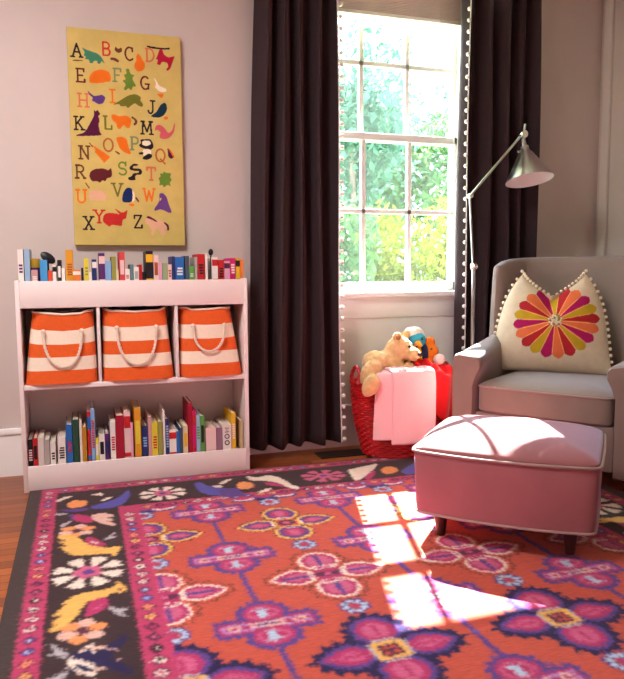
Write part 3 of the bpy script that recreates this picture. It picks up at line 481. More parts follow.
# ------------------------------------------------------------------ wall art
ART = dict(black=(40, 30, 40), red=(196, 48, 44), maroon=(96, 36, 40), salmon=(206, 112, 78), sage=(122, 136, 92), orange=(226, 110, 30), olive=(110, 110, 40), brown=(104, 60, 42),
           rust=(176, 96, 44), green=(104, 132, 50), teal=(66, 128, 100), crimson=(176, 30, 56), white=(238, 222, 198), purple=(90, 56, 124), darkblue=(28, 52, 70), plum=(84, 26, 58),
           rose=(206, 92, 100), blush=(222, 170, 140), violet=(104, 66, 130), navy=(32, 46, 96))
ap = Paint(-.018, .509, 1.118, 2.133, .002, (204, 178, 104))
def soften(p):
    o = []
    for i in range(len(p)):
        a = p[i]; b = p[(i + 1) % len(p)]
        o += [(a[0] * .8 + b[0] * .2, a[1] * .8 + b[1] * .2), (a[0] * .2 + b[0] * .8, a[1] * .2 + b[1] * .8)]
    return o
for c, pts in ART_SHAPES: ap.poly(soften(soften(pts)), ART[c])
ap.ell(.31, 1.60 + .165, .001, .001, ART['white'])
def arc(cx, cy, rx, ry, a0, a1, n=14): return [(cx + rx * math.cos(R(a0 + (a1 - a0) * k / n)), cy + ry * math.sin(R(a0 + (a1 - a0) * k / n))) for k in range(n + 1)]
def sf(x, y, w=.16): return [(x - w, y), (x + w, y)]
GL = {'A': [[(.1, 0), (.5, 1), (.9, 0)], [(.28, .38), (.72, .38)], sf(.1, 0), sf(.9, 0)], 'B': [[(.2, 0), (.2, 1)], [(.2, 1)] + arc(.5, .76, .28, .24, 90, -90) + [(.2, .52)], [(.2, .52)] + arc(.52, .26, .32, .26, 90, -90) + [(.2, 0)]],
      'C': [arc(.52, .5, .42, .5, 50, 310), [(.8, .95), (.8, .7)]], 'D': [[(.2, 0), (.2, 1)], [(.1, 1)] + arc(.4, .5, .48, .5, 90, -90) + [(.1, 0)]], 'E': [[(.2, 0), (.2, 1)], [(.1, 1), (.8, 1), (.8, .8)], [(.2, .5), (.65, .5)], [(.1, 0), (.85, 0), (.85, .2)]],
      'F': [[(.2, 0), (.2, 1)], [(.1, 1), (.8, 1), (.8, .8)], [(.2, .5), (.62, .5)], sf(.2, 0)], 'G': [arc(.52, .5, .42, .5, 50, 320), [(.55, .42), (.9, .42)], [(.85, .42), (.85, .05)]], 'H': [[(.15, 0), (.15, 1)], [(.85, 0), (.85, 1)], [(.15, .5), (.85, .5)], sf(.15, 0), sf(.15, 1), sf(.85, 0), sf(.85, 1)],
      'I': [[(.5, 0), (.5, 1)], sf(.5, 0, .22), sf(.5, 1, .22)], 'J': [[(.6, 1), (.6, .25)] + arc(.38, .25, .22, .25, 0, -170), sf(.6, 1, .2)], 'K': [[(.2, 0), (.2, 1)], [(.2, .4), (.8, 1)], [(.4, .55), (.85, 0)], sf(.2, 0), sf(.2, 1), sf(.8, 1), sf(.85, 0)], 'L': [[(.25, 1), (.25, 0), (.85, 0), (.85, .25)], sf(.25, 1)],
      'M': [[(.05, 0), (.12, 1), (.5, .2), (.88, 1), (.95, 0)], sf(.05, 0), sf(.95, 0), sf(.1, 1), sf(.9, 1)], 'N': [[(.15, 0), (.15, 1), (.85, 0), (.85, 1)], sf(.15, 0), sf(.15, 1), sf(.85, 1)], 'O': [arc(.5, .5, .45, .5, 0, 360, 22)], 'P': [[(.2, 0), (.2, 1)], [(.1, 1)] + arc(.5, .74, .32, .26, 90, -90) + [(.2, .48)], sf(.2, 0)],
      'Q': [arc(.5, .5, .45, .5, 0, 360, 22), [(.5, .2), (.95, -.15)]], 'R': [[(.2, 0), (.2, 1)], [(.1, 1)] + arc(.5, .74, .32, .26, 90, -90) + [(.2, .48)], [(.5, .48), (.9, 0)], sf(.2, 0), sf(.9, 0, .1)], 'S': [arc(.5, .74, .34, .26, 30, 270), arc(.5, .25, .36, .25, 90, -150), [(.82, 1), (.82, .75)]], 'T': [[(.5, 0), (.5, 1)], [(.08, .78), (.08, 1), (.92, 1), (.92, .78)], sf(.5, 0)],
      'U': [[(.15, 1), (.15, .3)] + arc(.5, .3, .35, .3, 180, 360) + [(.85, 1)], sf(.15, 1), sf(.85, 1)], 'V': [[(.1, 1), (.5, 0), (.9, 1)], sf(.1, 1), sf(.9, 1)], 'W': [[(0, 1), (.25, 0), (.5, .85), (.75, 0), (1, 1)], sf(0, 1, .1), sf(1, 1, .1)], 'X': [[(.15, 0), (.85, 1)], [(.85, 0), (.15, 1)], sf(.15, 0), sf(.15, 1), sf(.85, 0), sf(.85, 1)],
      'Y': [[(.1, 1), (.5, .5), (.9, 1)], [(.5, .5), (.5, 0)], sf(.1, 1), sf(.9, 1), sf(.5, 0)], 'Z': [[(.15, .78), (.15, 1), (.85, 1), (.15, 0), (.88, 0), (.88, .22)]]}
for ch, x, z, c in ART_LETTERS:
    h = .060; wd = .048
    for st in GL[ch]: ap.stroke([(x + (px - .5) * wd, z + (py - .5) * h) for px, py in st], .0085, ART[c])
pic = thing('wall_art', 'tall mustard yellow alphabet canvas with coloured letters and animals above the white bookcase', 'wall art', (0, 0, 0))
MB().box(-.02, .511, -.032, -.002, 1.116, 2.135, bev=.004).build('canvas_body', mat('canvas_yellow', (198, 170, 96), .85), pic)
me = ap.mesh('printed_front', lambda X, Y: (X, -.034 + 0 * X, Y)); link_mesh('printed_front', me, attr_mat('canvas_print', .85, .08, 14, (1, 1, 1), .15, 500), pic, smooth=False)

# ------------------------------------------------------------------ bookcase
shelf_m = mat('white_lacquer', (236, 222, 220), .4, spec=.4)
bc = thing('bookcase', 'white wooden bookcase with three cubbies and a low book trough, below the alphabet canvas', 'bookcase', (0, 0, 0))
BX0, BX1, BY0, BY1 = -.275, .762, -.32, -.03
def part(n, *a, bev=.002, m=shelf_m, p=bc): return MB().box(*a, bev=bev).build(n, m, p)
part('side_panel', BX0, BX0 + .019, BY0 - .002, BY1, 0, .952); part('side_panel', BX1 - .019, BX1, BY0 - .002, BY1, 0, .952)
a0, a1 = BX0 + .019, BX1 - .019
part('front_panel', a0, a1, BY0, BY0 + .018, .829, .948); part('front_panel', a0, a1, BY0, BY0 + .018, 0, .117)
part('top_board', a0, a1, BY0 + .018, BY1, .91, .93); part('shelf_board', a0, a1, BY0 + .002, BY1, .464, .486); part('bottom_board', a0, a1, BY0 + .018, BY1, .08, .10)
part('divider', .0635, .0775, BY0 + .004, BY1 - .008, .486, .91); part('divider', .4150, .429, BY0 + .004, BY1 - .008, .486, .91)
part('back_panel', a0, a1, BY1 - .008, BY1, 0, .91)
CL = dict(white=(236, 226, 220), paleblue=(150, 178, 206), dustypink=(200, 150, 150), skyblue=(72, 148, 204), redorange=(222, 78, 44), black=(34, 30, 34), amber=(218, 150, 42), orange=(230, 128, 56), yellow=(222, 204, 62),
          navy=(38, 48, 104), purple=(92, 42, 104), lightblue=(132, 168, 214), olive=(150, 146, 70), cream=(230, 206, 164), coral=(206, 70, 72), teal=(96, 128, 130), red=(190, 36, 40), blush=(232, 196, 194), pink=(226, 160, 186),
          sage=(150, 162, 120), blue=(44, 104, 180), slate=(74, 84, 98), green=(96, 160, 72), grey=(176, 166, 160), magenta=(206, 30, 110), gold=(226, 176, 44), greywhite=(214, 200, 194), darkgreen=(42, 74, 58), mustard=(190, 130, 40),
          crimson=(164, 24, 50), mauve=(150, 110, 130), tan=(200, 170, 130), rust=(170, 80, 40), plum=(90, 40, 70))
page_m = mat('book_pages', (226, 212, 190), .9)
def glyphs(parent, x0, x1, y, ztop, zbot):
    # the three letters M, O, O running down the spine, tops to the right
    mb = MB(); h = (ztop - zbot) / 3
    for k, ch in enumerate('MOO'):
        cz = ztop - h * (k + .5); cx = (x0 + x1) / 2; W = (x1 - x0) * .5; H = h * .72
        for st in GL[ch]:
            if len(st) == 2 and ch == 'M': continue
            pts = [(cx + (py - .5) * W, y, cz - (px - .5) * H) for px, py in st]
            mb.tube(pts, .0022, 6)
    return mb.build('spine_lettering', mat('ink_plum', (60, 24, 60), .6), parent)
def make_book(bx, zb, yf, depth, row, left, group):
    x0, x1, h, c, nm, lab = bx
    w_ = x1 - x0 - .0008; x0 += .0004
    t = thing('book', None, 'book', (x0, yf, zb), 0, group)
    cm = mat('book_cloth_' + c, CL[c], .5)
    tk = min(.0025, w_ * .2); mb = MB()
    mb.box(0, tk, 0, depth, 0, h).box(w_ - tk, w_, 0, depth, 0, h).box(tk, w_ - tk, 0, .003, 0, h)
    mb.build('cover', cm, t, smooth=False)
    MB().box(tk, w_ - tk, .003, depth - .004, .004, h - .005).build('pages', page_m, t, smooth=False)
    if lab == 'LET':
        s = 0; glyphs(t, 0, w_, -.0008, h * .93, h * .22)
    elif lab:
        lm = mat('spine_' + lab, CL.get(lab, (200, 190, 180)), .5)
        k = random.random(); mb = MB(); e = w_ * .16
        if k < .45:
            z0 = h * random.uniform(.25, .4); z1 = h * random.uniform(.6, .85)
            n = max(3, int((z1 - z0) / .011))
            for q in range(n): mb.box(e + w_ * .1 * random.random(), w_ - e, -.0008, .0005, z0 + (z1 - z0) * q / n, z0 + (z1 - z0) * (q + .62) / n)
        elif k < .75:
            MB().box(0, w_, -.0008, .0005, h * .66, h * .9).build('spine_band', lm, t, smooth=False); MB().box(0, w_, -.0008, .0005, h * .08, h * .16).build('spine_band', lm, t, smooth=False); mb = None
        else:
            mb.box(e, w_ - e, -.0008, .0005, h * .3, h * .75)
        if mb is not None: mb.build('spine_label', lm, t, smooth=False)
    what = nm + (' lettered' if lab == 'LET' else '')
    ends = 'the bookcase side panel' if left is None else 'the %s book' % left
    t['label'] = '%s book %s, right of %s' % (what, row, ends)
    return t
def book_row(tab, zb, yf, d0, row, group):
    left = None; two = None; seen = {}
    for bx in tab:
        t = make_book(bx, zb, yf, d0 * random.uniform(.85, 1.0), row, left, group)
        if t['label'] in seen and two: t['label'] += ', which follows the %s book' % two
        seen[t['label']] = 1
        two, left = left, bx[4]
book_row(TOP_BOOKS, .93, -.265, .17, 'on top', 'books on top of the bookcase')
book_row(LOW_BOOKS, .10, -.285, .22, 'in the bottom trough', 'books in the bottom of the bookcase')
# odd things among the books on top
t = tag(MB().lathe([(0, -.006), (.02, -.006), (.024, 0), (.02, .006), (0, .006)], n=24, M=Matrix.Rotation(R(38), 4, 'Y') @ Matrix.Diagonal((1.5, .6, 1, 1)) @ Matrix.Rotation(R(62), 4, 'X')).build('paddle', mat('black_plastic', (26, 24, 28), .4)), 'tilted black oval paddle leaning above the short red-orange book on the bookcase top', 'toy')
t.location = (-.136, -.235, 1.052)
k = MB().lathe([(.004, 0), (.004, .14)], (-.137, -.222, .93), 10)
k.build('stick', mat('black_plastic', (26, 24, 28), .4), t); t.children[0].location = (.136, .235, -1.052)
t = thing('maraca', 'black round-headed maraca standing beside the thin white book on the bookcase top', 'toy', (.6045, -.235, .93))
MB().lathe([(.0035, 0), (.004, .13)], n=10).build('handle', mat('black_plastic', (26, 24, 28), .4), t); MB().sphere((0, 0, .148), (.012, .012, .017)).build('head', mat('black_plastic', (26, 24, 28), .4), t)
t = thing('toy_drum', 'small purple round toy drum with a gold top standing between pale blue and pink books', 'toy', (-.205, -.19, .93))
MB().lathe([(0, 0), (.034, 0), (.036, .004), (.036, .074), (.034, .078), (0, .078)], n=24).build('drum_body', mat('purple_card', (84, 40, 96), .5), t)
MB().lathe([(0, .078), (.035, .078), (.037, .082), (.035, .118), (0, .120)], n=24).build('drum_top', mat('gold_card', (214, 166, 50), .5), t)

# ------------------------------------------------------------------ striped totes
canvas_o = mat('orange_canvas', (226, 94, 36), .85, noise=.05, nscale=80, bump=.2, bscale=500)
canvas_w = mat('cream_canvas', (242, 224, 204), .85, noise=.03, nscale=80, bump=.2, bscale=500)
rope_m = mat('cotton_rope', (232, 214, 196), .9, bump=.8, bscale=250)
def rrect(w, d, z, n=10, y0=0, rr=.25, bul=0):
    pts = []
    for k in range(4 * n):
        a = 2 * PI * k / (4 * n); c, s = math.cos(a), math.sin(a); e = rr
        x = math.copysign(abs(c) ** e, c); y = math.copysign(abs(s) ** e, s)
        pts.append((x * w / 2, y * d / 2 + y0 - (bul * (1 - x * x) if y < 0 else 0), z))
    return pts
def tote(x0, x1, tx0, tx1, lab, dip, drop):
    cx = (x0 + x1) / 2; w0 = x1 - x0; w1 = tx1 - tx0; off = (tx0 + tx1) / 2 - cx; H = .328
    t = thing('tote_basket', lab, 'basket', (cx, -.195, .486), 0, 'striped canvas totes in the cubbies')
    st = [0, .05, .185, .185, .37, .37, .56, .56, .765, .765, .9, 1.0]; mis = [0, 0, 0, 1, 1, 0, 0, 1, 1, 0, 0]
    def ringz(f, s=0):
        w = w0 + (w1 - w0) * f - s * 2; d = .255 - .05 * f - s * 2
        r = rrect(w, d, 0, 10, .006 * f, .3, .012)
        o = []
        for x, y, z in r:
            u = 2 * x / w
            wr = .004 * math.sin(9 * u + 7 * f + cx * 30) * f
            o.append((x + off * f, y + (wr if y < 0 else 0), .002 + H * f - (dip * (1 - u * u) + wr) * max(0, f - .3) / .7))
        return o
    MB().loft([ringz(f) for f in st], True, False, mis=mis + [0]).build('bag_body', [canvas_o, canvas_w], t)
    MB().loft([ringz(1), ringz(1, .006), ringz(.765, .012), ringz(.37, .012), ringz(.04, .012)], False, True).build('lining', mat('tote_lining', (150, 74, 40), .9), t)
    MB().tube(ringz(1), .0055, 8, closed=True).build('rim_piping', canvas_w, t)
    for sy, nm in ((-1, 'rope_handle'), (1, 'rope_handle')):
        g = .62; hx = w1 * .31; f0 = .755; yy = lambda f: (-.1275 + .025 * f - .022) if sy < 0 else (.1275 - .025 * f + .012)
        z0 = H * f0 - dip * .6; pts = []
        for k in range(25):
            a = PI * k / 24; dz = (math.sin(a) ** .8) * drop
            pts.append((off * .7 - hx * math.cos(a) ** 1 * (1 if k in (0, 24) else .98), yy(f0 - dz / H), z0 - dz))
        # twisted strands
        for ph in (0, PI):
            p2 = []
            q = []
            for i in range(len(pts) - 1):
                for s in range(4): q.append(Vector(pts[i]).lerp(Vector(pts[i + 1]), s / 4))
            q.append(Vector(pts[-1]))
            for i, p in enumerate(q):
                a = i * .9 + ph; p2.append(p + Vector((math.cos(a) * .0028, -abs(.001), math.sin(a) * .0028)))
            if ph == 0: mb = MB()
            mb.tube(p2, .0045, 6)
        for e in (pts[0], pts[-1]): mb.sphere((e[0], e[1] + .002, e[2] + .004), (.011, .009, .011), u=10, v=8)
        mb.build(nm, rope_m, t)
    return t
tote(-.252, .061, -.212, .050, 'orange and cream striped tote basket in the left cubby, open and dark inside', .022, .155)
tote(.081, .409, .092, .378, 'orange and cream striped tote basket in the middle cubby with navy cloth inside', .010, .165)
tote(.433, .738, .445, .686, 'orange and cream striped tote basket in the right cubby, leaning left with a short handle', .012, .118)
mb = MB(); mb.grid(lambda u, v: (.12 + .22 * u, -.28 + .17 * v, .79 + .016 * math.sin(9 * u + 3 * v) * math.sin(PI * u) + .018 * math.sin(PI * v) + .012 * math.cos(13 * v + 5 * u)), 24, 16)
mb.grid(lambda u, v: (.12 + .22 * u, -.28 + .17 * v, .70 + .01 * math.sin(5 * u)), 4, 4)
tag(mb.build('folded_cloth', mat('navy_cloth', (38, 50, 84), .9)), 'crumpled navy cloth lying in the middle striped tote', 'cloth')
# ------------------------------------------------------------------ curtains
cur_m = mat('aubergine_velvet', (52, 37, 41), .8, sheen=.35, sheen_rgb=(150, 110, 115), noise=.06, nscale=50, bump=.15, bscale=400)
trim_w = mat('white_pompom', (240, 232, 228), .95, bump=.8, bscale=300)
def curtain(label, path0, path1, z0, z1, lead_right, npom):
    """path0 / path1: plan points at hem and top"""
    def cat(P, t):
        n = len(P) - 1; x = min(max(t, 0), 1) * n; i = min(int(x), n - 1); f = x - i
        p0, p1, p2, p3 = [Vector((*P[min(max(k, 0), n)], 0)) for k in (i - 1, i, i + 1, i + 2)]
        return .5 * ((2 * p1) + (p2 - p0) * f + (2 * p0 - 5 * p1 + 4 * p2 - p3) * f * f + (3 * p1 - p0 - 3 * p2 + p3) * f ** 3)
    def pt(u, v):
        a = cat(path0, u); b = cat(path1, u); s = v
        q = a.lerp(b, s)
        q.x += .006 * math.sin(7 * v + 9 * u); q.y += .008 * math.sin(5 * v + 14 * u) * (1 - v)
        return (q.x, q.y, z0 + (z1 - z0) * v)
    t = thing('curtain', label, 'curtain', (0, 0, 0), 0, 'curtains beside the window')
    p = MB().grid(pt, 150, 40).build('curtain_panel', cur_m, t, fix=False)
    s = p.modifiers.new('thickness', 'SOLIDIFY'); s.thickness = .004; s.offset = 0
    ue = 1 if lead_right else 0
    sx = 1 if lead_right else -1
    MB().tube([Vector(pt(ue, k / 60)) for k in range(61)], .0035, 6).build('pompom_tape', mat('tape_white', (226, 214, 212), .9), t)
    sph = None
    for k in range(npom):
        q = Vector(pt(ue, (k + .4) / npom)); c = (q.x + sx * .013, q.y - .008, q.z)
        if sph is None:
            sph = MB().sphere((0, 0, 0), .0115, u=10, v=8).build('pom_pom', trim_w, t); o = sph
        else:
            o = sph.copy(); COL.objects.link(o); o.parent = t
        o.location = c
    return t
def folds(xs, ya, yb, jit=.012, seed=1):
    rn = random.Random(seed); o = []
    for i, x in enumerate(xs): o.append((x, (ya if i % 2 else yb) + rn.uniform(-jit, jit)))
    return o
def fpath(x0, x1, n, ya, yb, seed):
    rn = random.Random(seed); o = []
    for i in range(n + 1):
        x = x0 + (x1 - x0) * i / n; o.append((x + (rn.uniform(-.012, .012) if 0 < i < n else 0), (ya if i % 2 else yb) + rn.uniform(-.012, .012)))
    return o
curtain('dark aubergine curtain beside the bookcase, white pompoms down its right edge',
        fpath(.808, 1.308, 9, -.175, -.065, 3), fpath(.888, 1.282, 9, -.165, -.065, 3), .058, 2.66, True, 44)
rp_ = [(2.045, -.165)] + [(2.015, -.115), (2.03, -.075), (2.09, -.085)]
curtain('dark aubergine curtain behind the floor lamp, white pompoms down its left edge',
        rp_ + fpath(2.13, 2.515, 7, -.17, -.07, 5), [(2.062, -.155), (2.035, -.115), (2.05, -.075), (2.10, -.085)] + fpath(2.14, 2.495, 7, -.165, -.07, 5), .045, 2.66, False, 44)
t = thing('curtain_rod', 'dark metal curtain rod above the window carrying both curtains', 'curtain rod', (0, 0, 0))
MB().tube([(.78, -.115, 2.665), (2.65, -.115, 2.665)], .012, 12).build('rod', mat('dark_metal', (50, 44, 44), .4, metal=.8), t)
for x in (.84, 2.58): MB().box(x - .01, x + .01, -.12, -.001, 2.655, 2.675).build('bracket', mat('dark_metal', (50, 44, 44), .4), t)
# raised blind
bl = thing('window_blind', 'raised wooden slat blind stacked at the top of the window', 'blind', (1.655, .012, 0))
wood = mat('blind_wood', (240, 222, 212), .5, noise=.1, nscale=8, stretch=(1, 20, 20))
MB().box(-.452, .452, -.024, .024, 2.352, 2.372, bev=.003).build('bottom_rail', mat('blind_rail', (248, 238, 232), .5), bl)
s0 = None
for k in range(18):
    z = 2.378 + k * .0085
    if s0 is None: s0 = MB().box(-.45, .45, -.024, .024, -.0022, .0022, bev=.0008).build('slat', wood, bl); o = s0
    else: o = s0.copy(); COL.objects.link(o); o.parent = bl
    o.location = (random.uniform(-.001, .001), random.uniform(-.002, .002), z)
MB().box(-.452, .452, -.026, .026, 2.53, 2.57, bev=.003).build('head_rail', wood, bl)
for x in (-.3, .3): MB().tube([(x, -.027, 2.352), (x, -.027, 2.55)], .0015, 6).build('lift_cord', mat('cord_white', (230, 220, 214), .8), bl)
# floor vent
fv = thing('floor_vent', 'dark slotted metal floor vent in the boards below the left curtain', 'vent', (1.30, -.165, 0), 0)
vm_ = mat('vent_metal', (52, 44, 40), .5, metal=.5)
MB().box(-.13, .13, -.062, -.05, 0, .005).box(-.13, .13, .05, .062, 0, .005).box(-.13, -.118, -.05, .05, 0, .005).box(.118, .13, -.05, .05, 0, .005).build('vent_frame', vm_, fv)
for k in range(9): MB().box(-.118, .118, -.046 + k * .0115, -.040 + k * .0115, .0005, .0042).build('slat', vm_, fv)

# ------------------------------------------------------------------ ottoman
velvet = mat('taupe_velvet', (132, 114, 105), .75, sheen=.7, sheen_rgb=(190, 195, 225), noise=.05, nscale=9, bump=.06, bscale=600)  # sheen tinted blue to imitate skylight on the velvet
pipe_m = mat('taupe_piping', (158, 132, 126), .7, sheen=.3)
leg_m = mat('dark_walnut', (70, 40, 34), .45, noise=.15, nscale=20, stretch=(8, 8, 1))
def bowed(w, d, bf, bs, n=44, sm=5, z=0):
    p = []
    for k in range(n): u = -1 + 2 * k / n; p.append([u * w / 2, -d / 2 - bf * (1 - u * u)])
    for k in range(n): u = -1 + 2 * k / n; p.append([w / 2 + bs * (1 - u * u), u * d / 2])
    for k in range(n): u = -1 + 2 * k / n; p.append([-u * w / 2, d / 2 + bf * (1 - u * u)])
    for k in range(n): u = -1 + 2 * k / n; p.append([-w / 2 - bs * (1 - u * u), -u * d / 2])
    for _ in range(sm):
        q = [[(p[i - 1][0] + 2 * p[i][0] + p[(i + 1) % len(p)][0]) / 4, (p[i - 1][1] + 2 * p[i][1] + p[(i + 1) % len(p)][1]) / 4] for i in range(len(p))]; p = q
    return [(x, y, z) for x, y in p]
def sc(r, s, z=None, t=1): return [(x * s, y * s, (q[2] if z is None else z)) for q in r for x, y in [(q[0], q[1])]]
bounce_v = mat('taupe_velvet_pink_bounce', (152, 94, 97), .75, sheen=.55, sheen_rgb=(190, 200, 235), noise=.06, nscale=9, bump=.06, bscale=600)  # pink rug bounce put into the taupe, blue skylight into the sheen
ot = thing('ottoman', 'taupe velvet ottoman with a domed sunlit top on the rug in front of the armchair', 'ottoman', (1.528, -1.405, ZR), R(-42))
W_, D_ = .628, .535
def ob(s, z): return bowed(W_ * s, D_ * s, .035, .004, z=z)
MB().loft([ob(.955, .098), ob(.968, .10), ob(.978, .13), ob(.99, .22), ob(1.0, .322), ob(.99, .330)]).build('upholstered_body', bounce_v, ot)
rings = [ob(.985, .328), ob(.996, .334), ob(.99, .340), ob(.95, .349), ob(.87, .361), ob(.74, .374), ob(.58, .385), ob(.4, .393), ob(.2, .397), ob(.05, .398)]
ct = MB().loft(rings).build('cushion_top', bounce_v, ot)
MB().tube([Vector(q) for q in ob(1.008, .328)], .0055, 8, closed=True).build('piping', pipe_m, ct)
MB().tube([Vector(q) for q in ob(.972, .102)], .005, 8, closed=True).build('bottom_piping', pipe_m, ot)
for sx in (-1, 1):
    for sy in (-1, 1):
        MB().lathe([(.016, 0), (.017, .004), (.027, .10)], (sx * .225, sy * .19, 0), 16).build('leg', leg_m, ot)

# ------------------------------------------------------------------ armchair
ch = thing('armchair', 'taupe velvet armchair with a curved high back in the corner by the window', 'armchair', (1.93, -1.02, 0), R(-55.5))
# seat cushion
def seat(s, z, bf=.012):
    p = bowed(.616 * s, .56 * s, bf * s, .0, n=24, z=z, sm=4); return [(x, y + .285, q) for x, y, q in p]
sct = MB().loft([seat(.96, .318), seat(1, .328), seat(1, .435), seat(.992, .446), seat(.95, .455), seat(.85, .466), seat(.65, .474), seat(.35, .478), seat(.08, .479)]).build('seat_cushion', velvet, ch)
MB().tube([Vector(q) for q in seat(1.004, .440)], .0045, 8, closed=True).build('cushion_piping', pipe_m, sct)
MB().box(-.315, .315, .012, .72, .12, .316, bev=.012).build('seat_base', velvet, ch)
# arms: section lofted from front to back
def arm(sx):
    rings = []
    for k in range(13):
        y = -.005 + .52 * k / 12; f = k / 12
        h = .592 + .075 * f ** 1.3
        wi = .028 * (1 - 2.7 * f)          # inner flare at the top
        sec = [(-.422, .10), (-.422, .3), (-.424, h - .06), (-.420, h - .02), (-.410, h - .005), (-.39, h), (-.36, h - .003), (-.325 + wi, h - .012), (-.310 + wi, h - .03), (-.305 + wi * .9, h - .06), (-.312 + wi * .4, h - .10), (-.318, h - .15), (-.318, .3), (-.318, .10)]
        pin = .0 if 0 < k < 12 else .008
        cx, cz = -.37, .35
        rings.append([(sx * -1 * (x + (cx - x) * pin), y + (0 if k else .0), z + (cz - z) * pin * .6) for x, z in sec])
    front = [[(x, -.013 if True else y, z) for x, y, z in [((a + (sx * .37 - a) * .05), b, c + (.35 - c) * .03) for a, b, c in rings[0]]]]
    MB().loft(front + rings).build('armrest', velvet, ch)
arm(-1); arm(1)
# back shell
pl = [(-.442, .46), (-.440, .52), (-.428, .60), (-.39, .675), (-.32, .72), (-.2, .745), (-.1, .752), (0, .755), (.1, .752), (.2, .745), (.32, .72), (.39, .675), (.428, .60), (.440, .52), (.442, .46)]
def shell(z, thk, zoff, ends=1.0):
    lean = .10 * (z - .45) / .6 - .03
    sc_ = 1 + .02 * (z - .7)
    pts = [(x * sc_, y + lean * (1 if abs(x) < .4 else .75)) for x, y in pl]
    nn = []
    for i in range(len(pts)):
        a = pts[max(i - 1, 0)]; b = pts[min(i + 1, len(pts) - 1)]; dx, dy = b[0] - a[0], b[1] - a[1]; L = math.hypot(dx, dy)
        nn.append((dy / L, -dx / L))
    out = []
    for i, (x, y) in enumerate(pts):
        u = abs(i / 7 - 1); zz = z - zoff * u ** 5
        out.append((x, y, zz))
    inn = []
    for i, (x, y) in enumerate(pts):
        u = abs(i / 7 - 1); zz = z - zoff * u ** 5; t = thk * (1 - .35 * u ** 4)
        inn.append((x + nn[i][0] * t, y + nn[i][1] * t, zz))
    def rnd(a, b):  # rounded wing edge
        a = Vector(a); b = Vector(b); m = (a + b) / 2; d = (b - a); n = Vector((d.y, -d.x, 0)).normalized() * d.length * .35
        if n.y > 0: n = -n
        return [tuple(a.lerp(b, .2) + n * .7), tuple(m + n), tuple(a.lerp(b, .8) + n * .7)]
    return out + rnd(out[-1], inn[-1]) + inn[::-1] + rnd(inn[0], out[0])
def shell2(z, thk, zoff, inset):
    a = shell(z, thk, zoff); b = shell(z, thk * .2, zoff)
    c = [((p[0] + 0) , p[1], p[2]) for p in a]
    n = len(pl); cen = []
    out = a[:n]; inn = a[n + 3:n + 3 + n][::-1]
    mids = [((o[0] + i[0]) / 2, (o[1] + i[1]) / 2) for o, i in zip(out, inn)]
    r = []
    idx = list(range(n)) + [n - 1] * 3 + list(range(n))[::-1] + [0] * 3
    for p, k in zip(a, idx):
        r.append((p[0] + (mids[k][0] - p[0]) * inset, p[1] + (mids[k][1] - p[1]) * inset, p[2]))
    return r
rings = [shell2(.115, .10, 0, 0), shell2(.4, .105, 0, 0), shell2(.6, .105, 0, 0), shell2(.75, .10, .0, 0), shell2(.88, .095, .005, 0), shell2(.97, .09, .015, 0), shell2(1.015, .085, .028, .02), shell2(1.035, .085, .035, .12), shell2(1.046, .085, .04, .35), shell2(1.051, .085, .043, .7), shell2(1.052, .085, .044, .98)]
MB().loft(rings).build('backrest', velvet, ch)
for sx, sy, zz in ((-.37, .05, ZR), (.37, .05, ZR), (-.33, .68, 0), (.33, .68, 0)):
    MB().lathe([(.015, zz), (.016, zz + .004), (.026, .125)], (sx, sy, 0), 16).build('leg', leg_m, ch)

# ------------------------------------------------------------------ pillow
PC = dict(lin=(200, 183, 158), red=(164, 38, 44), orange=(210, 106, 64), magenta=(160, 26, 86), olive=(178, 148, 36))
pp = Paint(-1, 1, 0, 1, .006, PC['lin'])
def hw(t): return .285 - .045 * t - .090 * t ** 4 + .010 * (1 - t) ** 6
PHT = .515
def top_t(s):   # height of the top edge across the width (karate-chopped)
    a = abs(s); return .76 + .24 * a ** 1.1 - .01 * (1 - a) ** 3
def pil_xy(S, T):
    t = T * top_t(S) if not isinstance(S, np.ndarray) else T * (.76 + .24 * np.abs(S) ** 1.1 - .01 * (1 - np.abs(S)) ** 3)
    return S * hw(t), t * PHT
cyc = ['red', 'orange', 'magenta', 'olive']
fx, fz = .026, .250
def inv_s(x, z):  # physical to (s, T)
    t = z / PHT; s = x / hw(t); return s, t / top_t(max(-1, min(1, s)))
for k in range(20):
    a = R(7 - 18 * k); pts = []
    for r_, d in ((.02, 0), (.06, -8.6), (.12, -8.8), (.185, -8.6), (.198, -5), (.206, 0), (.198, 5), (.185, 8.6), (.12, 8.8), (.06, 8.6)):
        e = a + R(d); pts.append((fx + r_ * math.cos(e), fz + r_ * .93 * math.sin(e)))
    pp.poly([inv_s(*q) for q in resample(pts, .02) if q[1] < PHT * .97], PC[cyc[k % 4]])
    e = a + R(9); q = resample([(fx + .03 * math.cos(e), fz + .03 * math.sin(e)), (fx + .18 * math.cos(e), fz + .167 * math.sin(e))], .02)
    q = q[:len(q) // 2]
    pp.stroke([inv_s(*p) for p in q if p[1] < PHT * .95], .012, (236, 160, 96))
pl_ = thing('throw_pillow', 'cream throw pillow with a colourful petal wheel and pompom edge on the armchair', 'pillow', (2.209, -.702, .474), R(-42))
lean = R(17)
